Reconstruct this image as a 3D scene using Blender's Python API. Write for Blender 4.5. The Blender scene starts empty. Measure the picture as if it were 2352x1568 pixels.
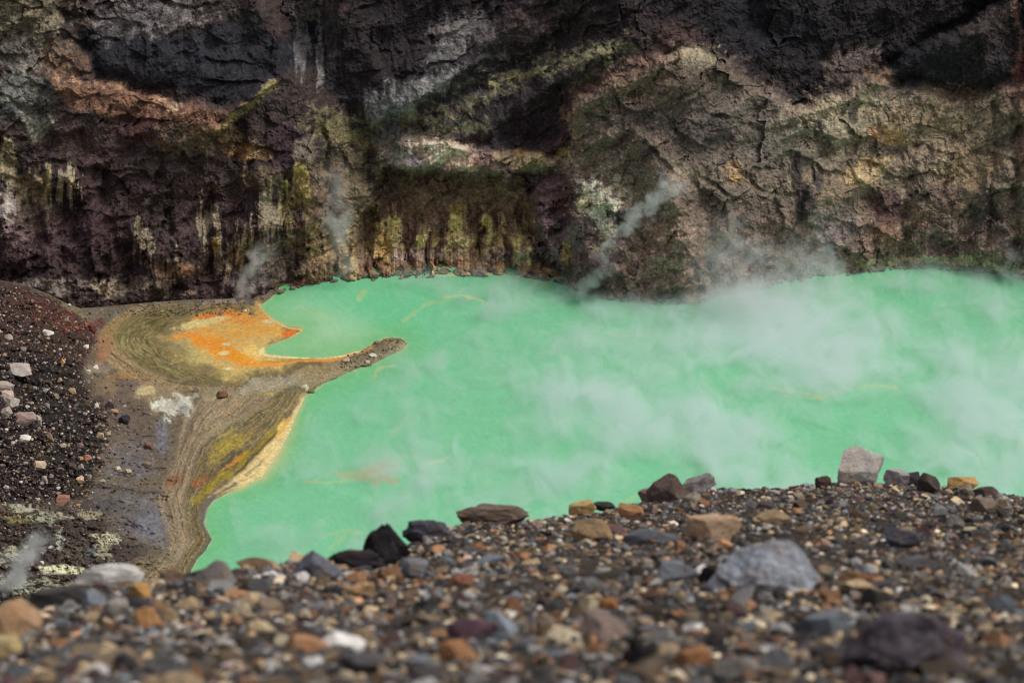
import bpy, bmesh, math, random
import numpy as np
from mathutils import Vector, Matrix

# ------------------------------------------------------------------ camera, sky, sun, exposure
S = bpy.context.scene
COL = S.collection
H, PITCH, LENS = 150.0, math.radians(25.0), 70.0      # height of the rim above the lake, view angle
F = LENS / 36.0 * 2352.0
cam = bpy.data.cameras.new('camera'); camo = bpy.data.objects.new('camera', cam); COL.objects.link(camo)
camo.location = (0, 0, H); camo.rotation_euler = (math.radians(90) - PITCH, 0, 0)
cam.lens = LENS; cam.sensor_width = 36; cam.clip_start = 0.1; cam.clip_end = 3000
cam.dof.use_dof = True; cam.dof.focus_distance = 130; cam.dof.aperture_fstop = 4.0
S.camera = camo

SUN_EL, SUN_AZ = math.radians(58), math.radians(88)    # overcast: a wide soft sun, high on the right
w = bpy.data.worlds.new('World'); S.world = w; w.use_nodes = True
nt = w.node_tree; bg = nt.nodes['Background']
sky = nt.nodes.new('ShaderNodeTexSky'); sky.sky_type = 'NISHITA'; sky.sun_disc = False
sky.sun_elevation = SUN_EL; sky.sun_rotation = SUN_AZ; sky.dust_density = 4; sky.air_density = 1.0
hs = nt.nodes.new('ShaderNodeHueSaturation'); hs.inputs['Saturation'].default_value = 0.28
nt.links.new(sky.outputs[0], hs.inputs['Color']); nt.links.new(hs.outputs[0], bg.inputs['Color'])
bg.inputs['Strength'].default_value = 0.135
sl = bpy.data.lights.new('sun', 'SUN'); sl.energy = 1.25; sl.angle = math.radians(20); sl.color = (1, .975, .94)
so = bpy.data.objects.new('sun', sl); COL.objects.link(so)
sdir = Vector((math.sin(SUN_AZ) * math.cos(SUN_EL), math.cos(SUN_AZ) * math.cos(SUN_EL), math.sin(SUN_EL)))
so.rotation_euler = sdir.to_track_quat('Z', 'Y').to_euler(); so.location = (0, 0, 300)
S.view_settings.view_transform = 'Standard'; S.view_settings.look = 'None'
S.view_settings.exposure = -0.12; S.view_settings.gamma = 1
S.cycles.use_denoising = True; S.cycles.denoising_prefilter = 'ACCURATE'
S.render.filter_size = 1.1; S.cycles.filter_width = 1.1
S.cycles.max_bounces = 7; S.cycles.diffuse_bounces = 2; S.cycles.volume_bounces = 7; S.cycles.transparent_max_bounces = 8
S.cycles.volume_step_rate = 1.0; S.cycles.volume_max_steps = 128

# ------------------------------------------------------------------ picture <-> place
# All traced outlines are in a 2352 x 1568 picture; P(px, py) gives the ray, the place gives the distance.
CP, SP = math.cos(PITCH), math.sin(PITCH)
def ray(px, py):
    px = np.asarray(px, float); py = np.asarray(py, float)
    a = (px - 1176) / F; b = (784 - py) / F
    return np.stack([a + 0 * b, CP + b * SP + 0 * a, -SP + b * CP + 0 * a], -1)   # per unit of forward depth
def at_z(px, py, z):
    d = ray(px, py); t = (np.asarray(z) - H) / d[..., 2]
    p = d * t[..., None]; p[..., 2] += H
    return p
def at_y(px, py, Y):
    d = ray(px, py); t = np.asarray(Y) / d[..., 1]
    p = d * t[..., None]; p[..., 2] += H
    return p
def at_depth(px, py, D):
    p = ray(px, py) * np.asarray(D)[..., None]; p[..., 2] += H
    return p
def depth_of(p):
    return p[..., 1] * CP - (p[..., 2] - H) * SP

# ------------------------------------------------------------------ noise and painting helpers
rng = np.random.default_rng(7)
PERM = rng.permutation(4096)
def _h(i, j, seed):
    return PERM[(PERM[(i + seed * 131) & 4095] + j) & 4095]
ANG = rng.uniform(0, 2 * math.pi, 4096); GX, GY = np.cos(ANG), np.sin(ANG)
def perlin(x, y, seed=0):
    x = np.asarray(x, float); y = np.asarray(y, float)
    i = np.floor(x).astype(np.int64); j = np.floor(y).astype(np.int64)
    u = x - i; v = y - j
    fu = u * u * u * (u * (u * 6 - 15) + 10); fv = v * v * v * (v * (v * 6 - 15) + 10)
    def g(di, dj):
        k = _h(i + di, j + dj, seed); return GX[k] * (u - di) + GY[k] * (v - dj)
    a = g(0, 0); b = g(1, 0); c = g(0, 1); d = g(1, 1)
    return ((a + (b - a) * fu) * (1 - fv) + (c + (d - c) * fu) * fv) * 1.5
def fbm(x, y, o=4, seed=0, gain=.5, lac=2.03):
    s = 0; a = 1; n = 0
    for k in range(o):
        s = s + a * perlin(x, y, seed + k * 7); n += a * a; a *= gain; x = x * lac + 17.3; y = y * lac - 9.1
    return s / math.sqrt(n)
def ridged(x, y, o=4, seed=0, gain=.5):
    s = 0; a = 1; n = 0
    for k in range(o):
        s = s + a * (1 - 2 * np.abs(perlin(x, y, seed + k * 5))); n += a; a *= gain; x = x * 2.07 + 3.7; y = y * 2.07 + 8.9
    return s / n
G3 = rng.normal(size=(4096, 3)); G3 /= np.linalg.norm(G3, axis=1)[:, None]
def perlin3(p, seed=0):
    i = np.floor(p).astype(np.int64); u = p - i; f = u * u * (3 - 2 * u); r = 0
    for dx in (0, 1):
        for dy in (0, 1):
            for dz in (0, 1):
                k = PERM[(_h(i[:, 0] + dx, i[:, 1] + dy, seed) + i[:, 2] + dz) & 4095]
                dot = (G3[k] * (u - np.array([dx, dy, dz]))).sum(1)
                wgt = (f[:, 0] if dx else 1 - f[:, 0]) * (f[:, 1] if dy else 1 - f[:, 1]) * (f[:, 2] if dz else 1 - f[:, 2])
                r = r + dot * wgt
    return r * 1.5
def voro(x, y, seed=0, tilt=.6, jit=.9):
    """cells with a flat tilted face each: height, distance to the joint, a value per cell"""
    i = np.floor(x).astype(np.int64); j = np.floor(y).astype(np.int64)
    f1 = np.full(x.shape, 9.); f2 = np.full(x.shape, 9.); hh = np.zeros(x.shape); cc = np.zeros(x.shape)
    for di in (-1, 0, 1):
        for dj in (-1, 0, 1):
            k = _h(i + di, j + dj, seed); rx = (PERM[k] / 4096. - .5) * jit + .5; ry = (PERM[(k + 777) & 4095] / 4096. - .5) * jit + .5
            dx = x - (i + di + rx); dy = y - (j + dj + ry); d = np.hypot(dx, dy)
            n = d < f1; f2 = np.where(n, f1, np.minimum(f2, d)); v = PERM[(k + 99) & 4095] / 4096.
            hh = np.where(n, v - .5 + tilt * (GX[k] * dx + GY[k] * dy), hh); cc = np.where(n, v, cc); f1 = np.where(n, d, f1)
    return hh, f2 - f1, cc
def sst(a, b, x):
    t = np.clip((x - a) / (b - a), 0, 1); return t * t * (3 - 2 * t)
def lin(c):
    c = np.asarray(c, float) / 255.0
    return np.where(c <= .04045, c / 12.92, ((c + .055) / 1.055) ** 2.4)
def seg_dist(X, Y, pts, closed=False):
    best = np.full(X.shape, 1e9); par = np.zeros(X.shape)
    n = len(pts); acc = 0.0
    for k in range(n if closed else n - 1):
        ax, ay = pts[k]; bx, by = pts[(k + 1) % n]
        dx, dy = bx - ax, by - ay; L2 = dx * dx + dy * dy + 1e-9
        t = np.clip(((X - ax) * dx + (Y - ay) * dy) / L2, 0, 1)
        d = np.hypot(X - ax - t * dx, Y - ay - t * dy)
        m = d < best; best = np.where(m, d, best); L = math.sqrt(L2)
        par = np.where(m, acc + t * L, par); acc += L
    return best, par / acc
def inside(X, Y, pts):
    r = np.zeros(X.shape, bool); n = len(pts)
    for k in range(n):
        ax, ay = pts[k]; bx, by = pts[(k + 1) % n]
        if ay == by: continue
        c = ((ay > Y) != (by > Y)) & (X < (bx - ax) * (Y - ay) / (by - ay) + ax)
        r ^= c
    return r
def sdist(X, Y, pts):
    d, _ = seg_dist(X, Y, pts, True); return np.where(inside(X, Y, pts), d, -d)

class Canvas:
    """Mineral colours of a surface, laid on its vertices; places are traced, edges are broken up by noise."""
    def __init__(s, PX, PY, base, gain, seed):
        s.PX, s.PY, s.gain, s.seed = PX, PY, gain, seed
        s.wx = fbm(PX / 60, PY / 60, 5, seed + 1); s.wy = fbm(PX / 60, PY / 60, 5, seed + 2)
        s.grain = fbm(PX / 26, PY / 20, 6, seed + 3, .72); s.fine = fbm(PX / 5, PY / 5, 2, seed + 4)
        s.vert = fbm(PX / 13, PY / 75, 5, seed + 5, .6)
        s.C = np.empty(PX.shape + (3,)); s.C[:] = lin(base) * gain
    def _mix(s, sl, m, col):
        m = np.clip(m, 0, 1)[..., None]; s.C[sl] = s.C[sl] * (1 - m) + lin(col) * s.gain * m
    def _box(s, x0, y0, x1, y1):
        return (s.PX > x0) & (s.PX < x1) & (s.PY > y0) & (s.PY < y1)
    def poly(s, pts, col, a=1, f=10, warp=10, grain=.0, vert=0.):
        xs = [p[0] for p in pts]; ys = [p[1] for p in pts]; e = f + warp * 2 + 4
        sl = s._box(min(xs) - e, min(ys) - e, max(xs) + e, max(ys) + e)
        X = s.PX[sl] + s.wx[sl] * warp; Y = s.PY[sl] + s.wy[sl] * warp
        d = sdist(X, Y, pts)
        s._mix(sl, a * sst(-f * .5, f, d + f * (grain * s.grain[sl] + vert * s.vert[sl])), col)
    def blob(s, cx, cy, rx, ry, col, a=1, rot=0, grain=.5, vert=0., warp=.25):
        e = max(rx, ry) * 2.2; sl = s._box(cx - e, cy - e, cx + e, cy + e)
        r = math.radians(rot); X = s.PX[sl] - cx + s.wx[sl] * warp * rx; Y = s.PY[sl] - cy + s.wy[sl] * warp * ry
        u = (X * math.cos(r) + Y * math.sin(r)) / rx; v = (-X * math.sin(r) + Y * math.cos(r)) / ry
        d = 1.15 - np.hypot(u, v) + grain * .5 * s.grain[sl] + vert * .5 * s.vert[sl]
        s._mix(sl, a * sst(0, .6, d), col)
    def stroke(s, pts, wd, col, a=1, warp=6, grain=.3, vert=0.):
        xs = [p[0] for p in pts]; ys = [p[1] for p in pts]; e = wd * 2 + warp * 2 + 4
        sl = s._box(min(xs) - e, min(ys) - e, max(xs) + e, max(ys) + e)
        X = s.PX[sl] + s.wx[sl] * warp; Y = s.PY[sl] + s.wy[sl] * warp
        d, _ = seg_dist(X, Y, pts)
        s._mix(sl, a * sst(1.2, .2, d / wd - grain * s.grain[sl] - vert * s.vert[sl]), col)
    def bands(s, A, B, cols, freq, a=1, lo=0, hi=1, seed=0, jitter=.02):
        """flow lines between two traced curves"""
        pts = list(A) + list(B); xs = [p[0] for p in pts]; ys = [p[1] for p in pts]
        sl = s._box(min(xs) - 20, min(ys) - 20, max(xs) + 20, max(ys) + 20)
        X = s.PX[sl] + s.wx[sl] * 3; Y = s.PY[sl] + s.wy[sl] * 3
        da, pa = seg_dist(X, Y, A); db, pb = seg_dist(X, Y, B)
        t = da / (da + db + 1e-6); ring = list(A) + list(B)[::-1]
        m = sst(-4, 8, sdist(X, Y, ring)) * a
        q = t + jitter * s.wx[sl]
        v = fbm(q * freq * .55, pa * 2.6, 5, seed + 50, .78) * .7 + .5
        v = np.clip(v, 0, .999) * (len(cols) - 1); k = v.astype(int); fr = (v - k)[..., None]
        L = np.array([lin(c) * s.gain for c in cols])
        cc = L[k] * (1 - fr) + L[np.minimum(k + 1, len(cols) - 1)] * fr
        if not hasattr(s, 'E'): s.E = np.zeros(s.PX.shape)
        s.E[sl] = s.E[sl] * (1 - m) + (v / (len(cols) - 1) - .5) * m
        m = m[..., None]; s.C[sl] = s.C[sl] * (1 - m) + cc * m
    def vary(s, amp_f=.2, amp_g=.25, amp_v=.0, hue=.06):
        k = np.exp(amp_f * s.fine + amp_g * s.grain + amp_v * s.vert)
        h = fbm(s.PX / 30, s.PY / 30, 4, s.seed + 9) * hue
        s.C *= k[..., None]; s.C[..., 0] *= 1 + np.maximum(h, -.02); s.C[..., 2] *= 1 - h
        s.C[:] = np.clip(s.C, .004, .85)

# ------------------------------------------------------------------ mesh and node helpers
def mesh_np(name, V, faces, cols=None, smooth=True, extra=None):
    me = bpy.data.meshes.new(name); V = np.asarray(V, np.float32); faces = np.asarray(faces, np.int32)
    n, k = faces.shape
    me.vertices.add(len(V)); me.vertices.foreach_set('co', V.ravel())
    me.loops.add(n * k); me.loops.foreach_set('vertex_index', faces.ravel())
    me.polygons.add(n); me.polygons.foreach_set('loop_start', np.arange(0, n * k, k, dtype=np.int32))
    if smooth is not None: me.polygons.foreach_set('use_smooth', np.full(n, bool(smooth)))
    if cols is not None:
        at = me.color_attributes.new('Col', 'FLOAT_COLOR', 'POINT')
        at.data.foreach_set('color', np.concatenate([cols, np.ones((len(cols), 1))], 1).astype(np.float32).ravel())
    for nm, arr in (extra or {}).items():
        at = me.attributes.new(nm, 'FLOAT', 'POINT'); at.data.foreach_set('value', np.asarray(arr, np.float32))
    me.update(calc_edges=True); me.validate()
    return me
def grid_faces(r, c):
    i = np.arange(r * c).reshape(r, c)
    return np.stack([i[:-1, :-1], i[:-1, 1:], i[1:, 1:], i[1:, :-1]], -1).reshape(-1, 4)
def link(name, me, mat, parent=None):
    o = bpy.data.objects.new(name, me); COL.objects.link(o)
    if mat and not me.materials: me.materials.append(mat)
    if parent: o.parent = parent
    return o
def tag(o, label=None, cat=None, group=None, kind=None):
    for k, v in (('label', label), ('category', cat), ('group', group), ('kind', kind)):
        if v: o[k] = v
    return o
class NT:
    def __init__(s, name):
        s.m = bpy.data.materials.new(name); s.m.use_nodes = True; s.t = s.m.node_tree
        s.out = s.t.nodes['Material Output']; s.b = s.t.nodes['Principled BSDF']
    def n(s, typ, **kw):
        n = s.t.nodes.new('ShaderNode' + typ)
        for k, v in kw.items(): setattr(n, k, v)
        return n
    def l(s, a, b): s.t.links.new(a, b)
    def setin(s, sock, v):
        if hasattr(v, 'is_output'): s.l(v, sock)
        else: sock.default_value = v
    def math(s, op, a, b=0.0, c=None, clamp=False):
        n = s.n('Math', operation=op, use_clamp=clamp); s.setin(n.inputs[0], a); s.setin(n.inputs[1], b)
        if c is not None: s.setin(n.inputs[2], c)
        return n.outputs[0]
    def noise(s, vec, scale, detail=4, rough=.55, dist=0., w=None):
        n = s.n('TexNoise'); n.inputs['Scale'].default_value = scale; n.inputs['Detail'].default_value = detail
        n.inputs['Roughness'].default_value = rough; n.inputs['Distortion'].default_value = dist
        if w is not None: n.noise_dimensions = '4D'; s.setin(n.inputs['W'], w)
        s.l(vec, n.inputs['Vector']); return n
    def remap(s, v, a, b, c=0., d=1., smooth=False):
        n = s.n('MapRange', interpolation_type='SMOOTHSTEP' if smooth else 'LINEAR')
        s.setin(n.inputs[0], v)
        for k, x in zip((1, 2, 3, 4), (a, b, c, d)): n.inputs[k].default_value = x
        return n.outputs[0]
    def scalecol(s, col, k):
        n = s.n('VectorMath', operation='SCALE'); s.l(col, n.inputs[0]); s.setin(n.inputs['Scale'], k); return n.outputs[0]
    def mixcol(s, f, a, b, blend='MIX'):
        n = s.n('Mix', data_type='RGBA', blend_type=blend); s.setin(n.inputs[0], f)
        s.setin(n.inputs[6], a); s.setin(n.inputs[7], b); return n.outputs[2]

def terrain_mat(name, scale, bump, rough=.9, contrast=.5, wet=False):
    m = NT(name); tc = m.n('TexCoord'); co = tc.outputs['Object']
    at = m.n('Attribute', attribute_name='Col')
    n1 = m.noise(co, scale, 6, .65); n2 = m.noise(co, scale * 5.3, 4, .7)
    k = m.math('ADD', m.remap(n1.outputs[0], .25, .75, 1 - contrast, 1 + contrast), m.remap(n2.outputs[0], .3, .7, -contrast * .8, contrast * .8))
    m.l(m.scalecol(at.outputs['Color'], k), m.b.inputs['Base Color'])
    bp = m.n('Bump'); bp.inputs['Strength'].default_value = 1; bp.inputs['Distance'].default_value = bump
    m.l(m.math('ADD', n1.outputs[0], m.math('MULTIPLY', n2.outputs[0], .4)), bp.inputs['Height']); m.l(bp.outputs[0], m.b.inputs['Normal'])
    m.b.inputs['Roughness'].default_value = rough; m.b.inputs['Specular IOR Level'].default_value = .25
    if wet:
        wa = m.n('Attribute', attribute_name='wet'); m.l(m.remap(wa.outputs['Fac'], 0, 1, .92, .24), m.b.inputs['Roughness'])
        m.l(m.remap(wa.outputs['Fac'], 0, 1, .2, .5), m.b.inputs['Specular IOR Level'])
    return m.m
M_cliff = terrain_mat('cliff_rock', 1.3, .06, .95, .5)
M_shore = terrain_mat('shore_sediment', 1.6, .10, .9, .28, wet=True)

def rock_mat(name, attr=False):
    m = NT(name); tc = m.n('TexCoord'); co = tc.outputs['Object']; oi = m.n('ObjectInfo')
    if attr:
        at = m.n('Attribute', attribute_name='Col'); base = at.outputs['Color']; n = m.noise(co, 60, 4, .6); n2 = m.noise(co, 240, 3, .6)
    else:
        base = oi.outputs['Color']; wv = m.math('MULTIPLY', oi.outputs['Random'], 37.)
        n = m.noise(co, 2.2, 6, .62, .3, wv); n2 = m.noise(co, 11, 5, .65, 0, wv)
        pale = m.noise(co, 1.3, 4, .6, .5, m.math('ADD', wv, 9.))
        lum = m.n('RGBToBW'); m.l(base, lum.inputs[0])
        rust = m.mixcol(1., base, (1.15, .88, .68, 1), 'MULTIPLY')
        base = m.mixcol(m.remap(pale.outputs[0], .5, .68, 0, .75, True), base, rust)
        dust = m.mixcol(.5, base, (.30, .27, .24, 1))
        base = m.mixcol(m.remap(n.outputs[0], .56, .74, 0, .6, True), base, dust)
    k = m.math('MULTIPLY', m.remap(n.outputs[0], .25, .75, .62, 1.35), m.remap(n2.outputs[0], .25, .75, .72, 1.28))
    m.l(m.scalecol(base, k), m.b.inputs['Base Color'])
    bp = m.n('Bump'); bp.inputs['Strength'].default_value = .7; bp.inputs['Distance'].default_value = .006 if attr else .05
    m.l(m.math('ADD', n.outputs[0], m.math('MULTIPLY', n2.outputs[0], .5)), bp.inputs['Height']); m.l(bp.outputs[0], m.b.inputs['Normal'])
    m.b.inputs['Roughness'].default_value = .85; m.b.inputs['Specular IOR Level'].default_value = .3
    return m.m
M_rock = rock_mat('stone'); M_gravel = rock_mat('gravel_stone', True)

# ------------------------------------------------------------------ the crater wall
WALL_BASE = [(-700, 800), (0, 752), (100, 736), (150, 725), (200, 716), (250, 710), (300, 704), (430, 693), (520, 692), (600, 682), (640, 668), (700, 654), (770, 643), (850, 634),
             (1000, 627), (1100, 622), (1200, 629), (1280, 645), (1350, 668), (1400, 682), (1480, 692), (1560, 697), (1620, 690), (1700, 670),
             (1800, 645), (1900, 631), (2000, 619), (2100, 612), (2200, 615), (2300, 628), (2352, 640), (3000, 760)]
def curve(pts, x):
    return np.interp(x, [p[0] for p in pts], [p[1] for p in pts])
def smooth_curve(pts, x, s=30):
    return sum(curve(pts, x + d * s) * k for d, k in ((-1, .25), (-.5, .2), (0, .1), (.5, .2), (1, .25)))

TAN_MASS = [(1300, 420), (1310, 330), (1302, 265), (1330, 218), (1420, 175), (1500, 135), (1560, 105), (1640, 125), (1700, 165), (1760, 205), (1850, 238), (1930, 215),
            (1990, 165), (2060, 175), (2130, 200), (2220, 225), (2300, 190), (2352, 180), (2800, 180), (2800, 760), (1300, 760)]
CAVE = [(868, 392), (920, 402), (1000, 398), (1080, 402), (1130, 412), (1190, 402), (1225, 440), (1235, 560), (1220, 640), (790, 660), (800, 560), (850, 470)]
LEDGE = [(860, 330), (930, 312), (1010, 318), (1110, 340), (1200, 345), (1290, 360), (1290, 395), (1200, 398), (1120, 405), (1000, 396), (900, 392), (862, 372)]
SLAB = [(100, 172), (250, 192), (400, 230), (520, 245), (600, 205), (640, 190), (500, 320), (470, 480), (240, 640), (110, 560), (60, 420), (120, 330), (90, 230)]
TOWER_L = [(-60, 300), (20, 330), (60, 400), (130, 440), (190, 470), (180, 560), (100, 640), (-60, 680)]
RIGHT_KNOB = [(2060, 90), (2180, 55), (2290, 40), (2335, 90), (2340, 180), (2260, 225), (2150, 225), (2060, 190), (2000, 170)]
PURPLE = [(1215, 430), (1250, 400), (1330, 395), (1400, 420), (1440, 480), (1440, 600), (1400, 670), (1300, 650), (1250, 580), (1225, 520)]
PILLARS = ((816, 26, 560), (868, 12, 500), (902, 30, 476), (968, 16, 524), (1000, 11, 560), (1050, 34, 482), (1118, 17, 466), (1148, 14, 545), (1192, 24, 520))
def relief(PX, PY):
    """how far (m) the rock stands out of the mean face, for a traced place"""
    wx = PX + 14 * fbm(PX / 70, PY / 70, 4, 3); wy = PY + 14 * fbm(PX / 70, PY / 70, 4, 4)
    d = 0
    d = d + 5.5 * sst(-6, 26, sdist(wx, wy, TAN_MASS)) - 4.5 * sst(200, 560, sdist(wx, wy, TAN_MASS)) * 0
    cvx = PX + 30 * fbm(PX / 55, PY / 55, 4, 101); cvy = PY + 26 * fbm(PX / 60, PY / 60, 4, 102)
    d = d - 5.0 * sst(-6, 24, sdist(cvx, cvy, CAVE)) * sst(700, 480, PY)
    d = d + 4.0 * sst(-6, 16, sdist(wx, wy, LEDGE))
    d = d + 4.5 * np.exp(-((wx - 1060) / 210) ** 2 - ((wy - 240) / 130) ** 2)
    d = d + 5.0 * sst(-4, 16, sdist(wx, wy, SLAB)) * (1 - .7 * sst(260, 480, wy))
    d = d - 3.0 * sst(-5, 15, sdist(wx, wy, TOWER_L))
    d = d + 4.0 * sst(-5, 45, sdist(wx, wy, RIGHT_KNOB))
    d = d + 3.0 * sst(-4, 30, sdist(wx, wy, PURPLE))
    for pts, wd, amp in (([(640, -60), (700, 120), (790, 250), (850, 320), (868, 400)], 46, -7), ([(560, -60), (610, 60), (650, 170)], 30, 3), ([(780, -60), (800, 80), (880, 200)], 34, 4), ([(840, 260), (1000, 190), (1120, 100), (1250, -40)], 36, 5), ([(930, 300), (1060, 225), (1200, 150), (1330, 60)], 26, -4), ([(1130, 300), (1220, 220), (1330, 160), (1450, 90)], 24, 3.5),
                         ([(2352, -50), (2200, 50), (2080, 118), (1980, 175)], 16, -5), ([(2352, 0), (2230, 85), (2110, 150)], 22, 4), ([(1400, -40), (1480, 60), (1560, 90)], 26, 3), ([(1700, -40), (1760, 60), (1880, 110)], 40, -3), ([(620, 195), (500, 305)], 16, 2.5),
                         ([(0, 230), (60, 290), (110, 380), (200, 440)], 16, 2.0), ([(130, -20), (170, 80), (230, 170)], 18, -2.5),
                         ([(1700, 130), (1790, 190), (1880, 150), (1960, 110)], 30, -2.5), ([(1310, 340), (1302, 265), (1330, 218), (1500, 138)], 16, 2.),
                         ([(2330, 200), (2340, 600)], 14, -3), ([(400, 400), (420, 660)], 20, 2.4), ([(470, 440), (480, 660)], 16, -2.2), ([(600, 420), (610, 660)], 22, 2.6), ([(700, 330), (720, 640)], 18, 2.2), ([(740, 300), (770, 640)], 12, -2.4), ([(230, 420), (300, 660)], 22, -2.2), ([(1480, 330), (1560, 470), (1580, 690)], 26, 2.2), ([(1610, 400), (1640, 680)], 20, -2.), ([(1300, 480), (1360, 690)], 14, -2.), ([(2110, 260), (2090, 420), (2075, 600)], 7, -1.3), ([(2290, 230), (2280, 420), (2255, 610)], 6, -1.3),
                         ([(1960, 330), (1940, 420), (1890, 480)], 10, -1.0), ([(550, 290), (520, 480), (540, 640)], 16, -1.5), ([(640, 380), (660, 620)], 14, -1.3)):
        dd, _ = seg_dist(wx, wy, pts); d = d + .75 * amp * np.exp(-(dd / wd) ** 2)
    # big folds, gullies, flutes running down the face, broken blocks
    soft = 1 - .45 * sst(0, 60, sdist(wx, wy, TAN_MASS)) * sst(520, 380, PY)
    d = d + 2.2 * fbm(PX / 260, PY / 220, 3, 11)
    d = d + soft * 1.5 * ridged(wx / 120 + .5 * wy / 120, wy / 150, 4, 21, .5)
    slate = sst(-20, 30, sdist(wx, wy, [(200, 50), (640, 0), (1300, 0), (1300, 320), (850, 320), (600, 215), (300, 200)]))
    lower = sst(430, 560, PY) * (1 - sst(0, 40, sdist(wx, wy, TAN_MASS)))
    d = d + (.35 + .4 * slate + .8 * lower) * fbm(wx / 44, wy / 170, 3, 31) * soft
    tan = sst(0, 40, sdist(wx, wy, TAN_MASS))
    qx = PX + 26 * fbm(PX / 50, PY / 50, 4, 57); qy = PY + 26 * fbm(PX / 50, PY / 50, 4, 58); v1, e1, _ = voro(qx / 74 + .45 * qy / 74, qy / 88, 41, 1.2); v2, e2, _ = voro(qx / 23 - .3 * qy / 30, qy / 25, 45, 1.1); v3, e3, _ = voro(wx / 8.5, wy / 8, 47, .9)
    rug = (.75 - .45 * slate) * (.75 + .5 * fbm(PX / 150, PY / 120, 2, 49))
    d = d + rug * (1.5 * v1 + .38 * v2 + .15 * v3)
    su = PX * .82 - PY * .57 + 20 * fbm(PX / 90, PY / 90, 3, 91); sv = PX * .57 + PY * .82 + 16 * fbm(PX / 80, PY / 80, 4, 92)
    d = d + (.55 - .3 * slate) * ridged(su / 190, sv / 30, 4, 93, .62) * sst(-.6, .5, fbm(PX / 200, PY / 160, 2, 94)) + .3 * ridged(su / 30, sv / 110, 4, 95, .6)
    d = d + 2.2 * fbm(su / 330, sv / 95, 3, 96, .45) + 1.0 * ridged(su / 240, sv / 62, 2, 97, .4) - (.3 * sst(.05, 0, e1) + .10 * sst(.08, 0, e2)) * sst(.45, 1.0, fbm(PX / 90, PY / 80, 3, 55) + .35 * sst(380, 560, PY))
    d = d + .13 * ridged(wx / 30, wy / 26, 4, 51, .55) + .12 * fbm(PX / 6.5, PY / 6.5, 3, 61, .7)
    # ledges: strata stand out and break back sharply
    saw = lambda t: (t - np.floor(t)) - sst(.86, 1., t - np.floor(t))
    mid = sst(-30, 40, sdist(wx, wy, [(800, -60), (1500, -60), (1500, 120), (1300, 200), (1300, 380), (870, 400)])); left = sst(-20, 60, sdist(wx, wy, [(-700, -60), (640, -60), (640, 190), (700, 420), (-700, 480)]))
    low = sst(-20, 50, sdist(wx, wy, [(-700, 380), (780, 340), (820, 720), (-700, 720)])); rgt = sst(0, 60, sdist(wx, wy, TAN_MASS))
    w1 = .55 * fbm(PX / 130, PY / 130, 4, 111); w2 = .5 * fbm(PX / 110, PY / 110, 4, 113)
    on = lambda k: sst(-.5, .4, fbm(PX / 120, PY / 90, 3, k))
    d = d + mid * 1.7 * saw((PX * .50 + PY * .87) / 64 + w1) * on(115) + left * 1.5 * saw((PY - .17 * PX) / 58 + w1) * on(116)
    d = d + low * (1.9 * saw(PX / 82 + .12 * PY / 60 + w2) * on(117) + 1.0 * saw((PY + .25 * PX) / 70 + w1) * on(118))
    d = d + rgt * (1.5 * saw((PY - .55 * PX) / 92 + w1) * on(119) + 1.3 * saw(-PX / 120 + .3 * PY / 90 + w2) * on(120) * sst(300, 480, wy))
    # pillars in the hollow
    inc = sst(-6, 12, sdist(wx, wy, CAVE)) * sst(445, 480, PY)
    pil = np.full(np.shape(PX), -.3)
    for x, hw, ty in PILLARS:
        q = np.abs(wx + 14 * fbm(PX / 34, PY / 46, 4, 73) - x - (wy - 540) * (.16 if hw > 20 else -.12)) / (hw * (1 + .25 * sst(540, 640, wy)))
        pil = np.maximum(pil, (np.sqrt(np.clip(1 - q * q, 0, 1)) * 1.0) * sst(ty - 14, ty + 26, wy) - .3)
    d = d + inc * 3.4 * pil
    return d
def wall_y(PX, PY):
    """distance (m) of the wall along the ground, for a traced place"""
    base = smooth_curve(WALL_BASE, PX)
    T = -ray(0 * PX, PY)[..., 2] / ray(0 * PX, PY)[..., 1]; Tb = -ray(0 * PX, base)[..., 2] / ray(0 * PX, base)[..., 1]
    Yb = H / Tb
    c = .66 + .12 * fbm(PX / 500, PY / 500, 2, 90)
    h = (H - Yb * T) / (1 + c * T)
    foot = np.repeat(sum(relief(PX[:1] + k * 16, base[:1]) for k in range(-4, 5)) / 9, len(PX), 0)
    return Yb + c * h - relief(PX, PY) + foot * np.exp(-np.maximum(h, 0) / 16), h

nc, nr = 2100, 600
pxs = np.concatenate([np.linspace(-620, -60, 120, False), np.linspace(-60, 2412, nc - 260, False), np.linspace(2412, 2900, 140)])
tt = np.concatenate([np.linspace(-.55, 0, 36, False), np.linspace(0, 1, nr - 36)])
PX = np.repeat(pxs[None, :], nr, 0); BASE = smooth_curve(WALL_BASE, PX) + 9
PY = -12 + (BASE + 12) * tt[:, None]
WY, WH = wall_y(PX, PY)
PW = at_y(PX, PY, WY)
cv = Canvas(PX, PY, (66, 52, 46), 1.65, 100)
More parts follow.
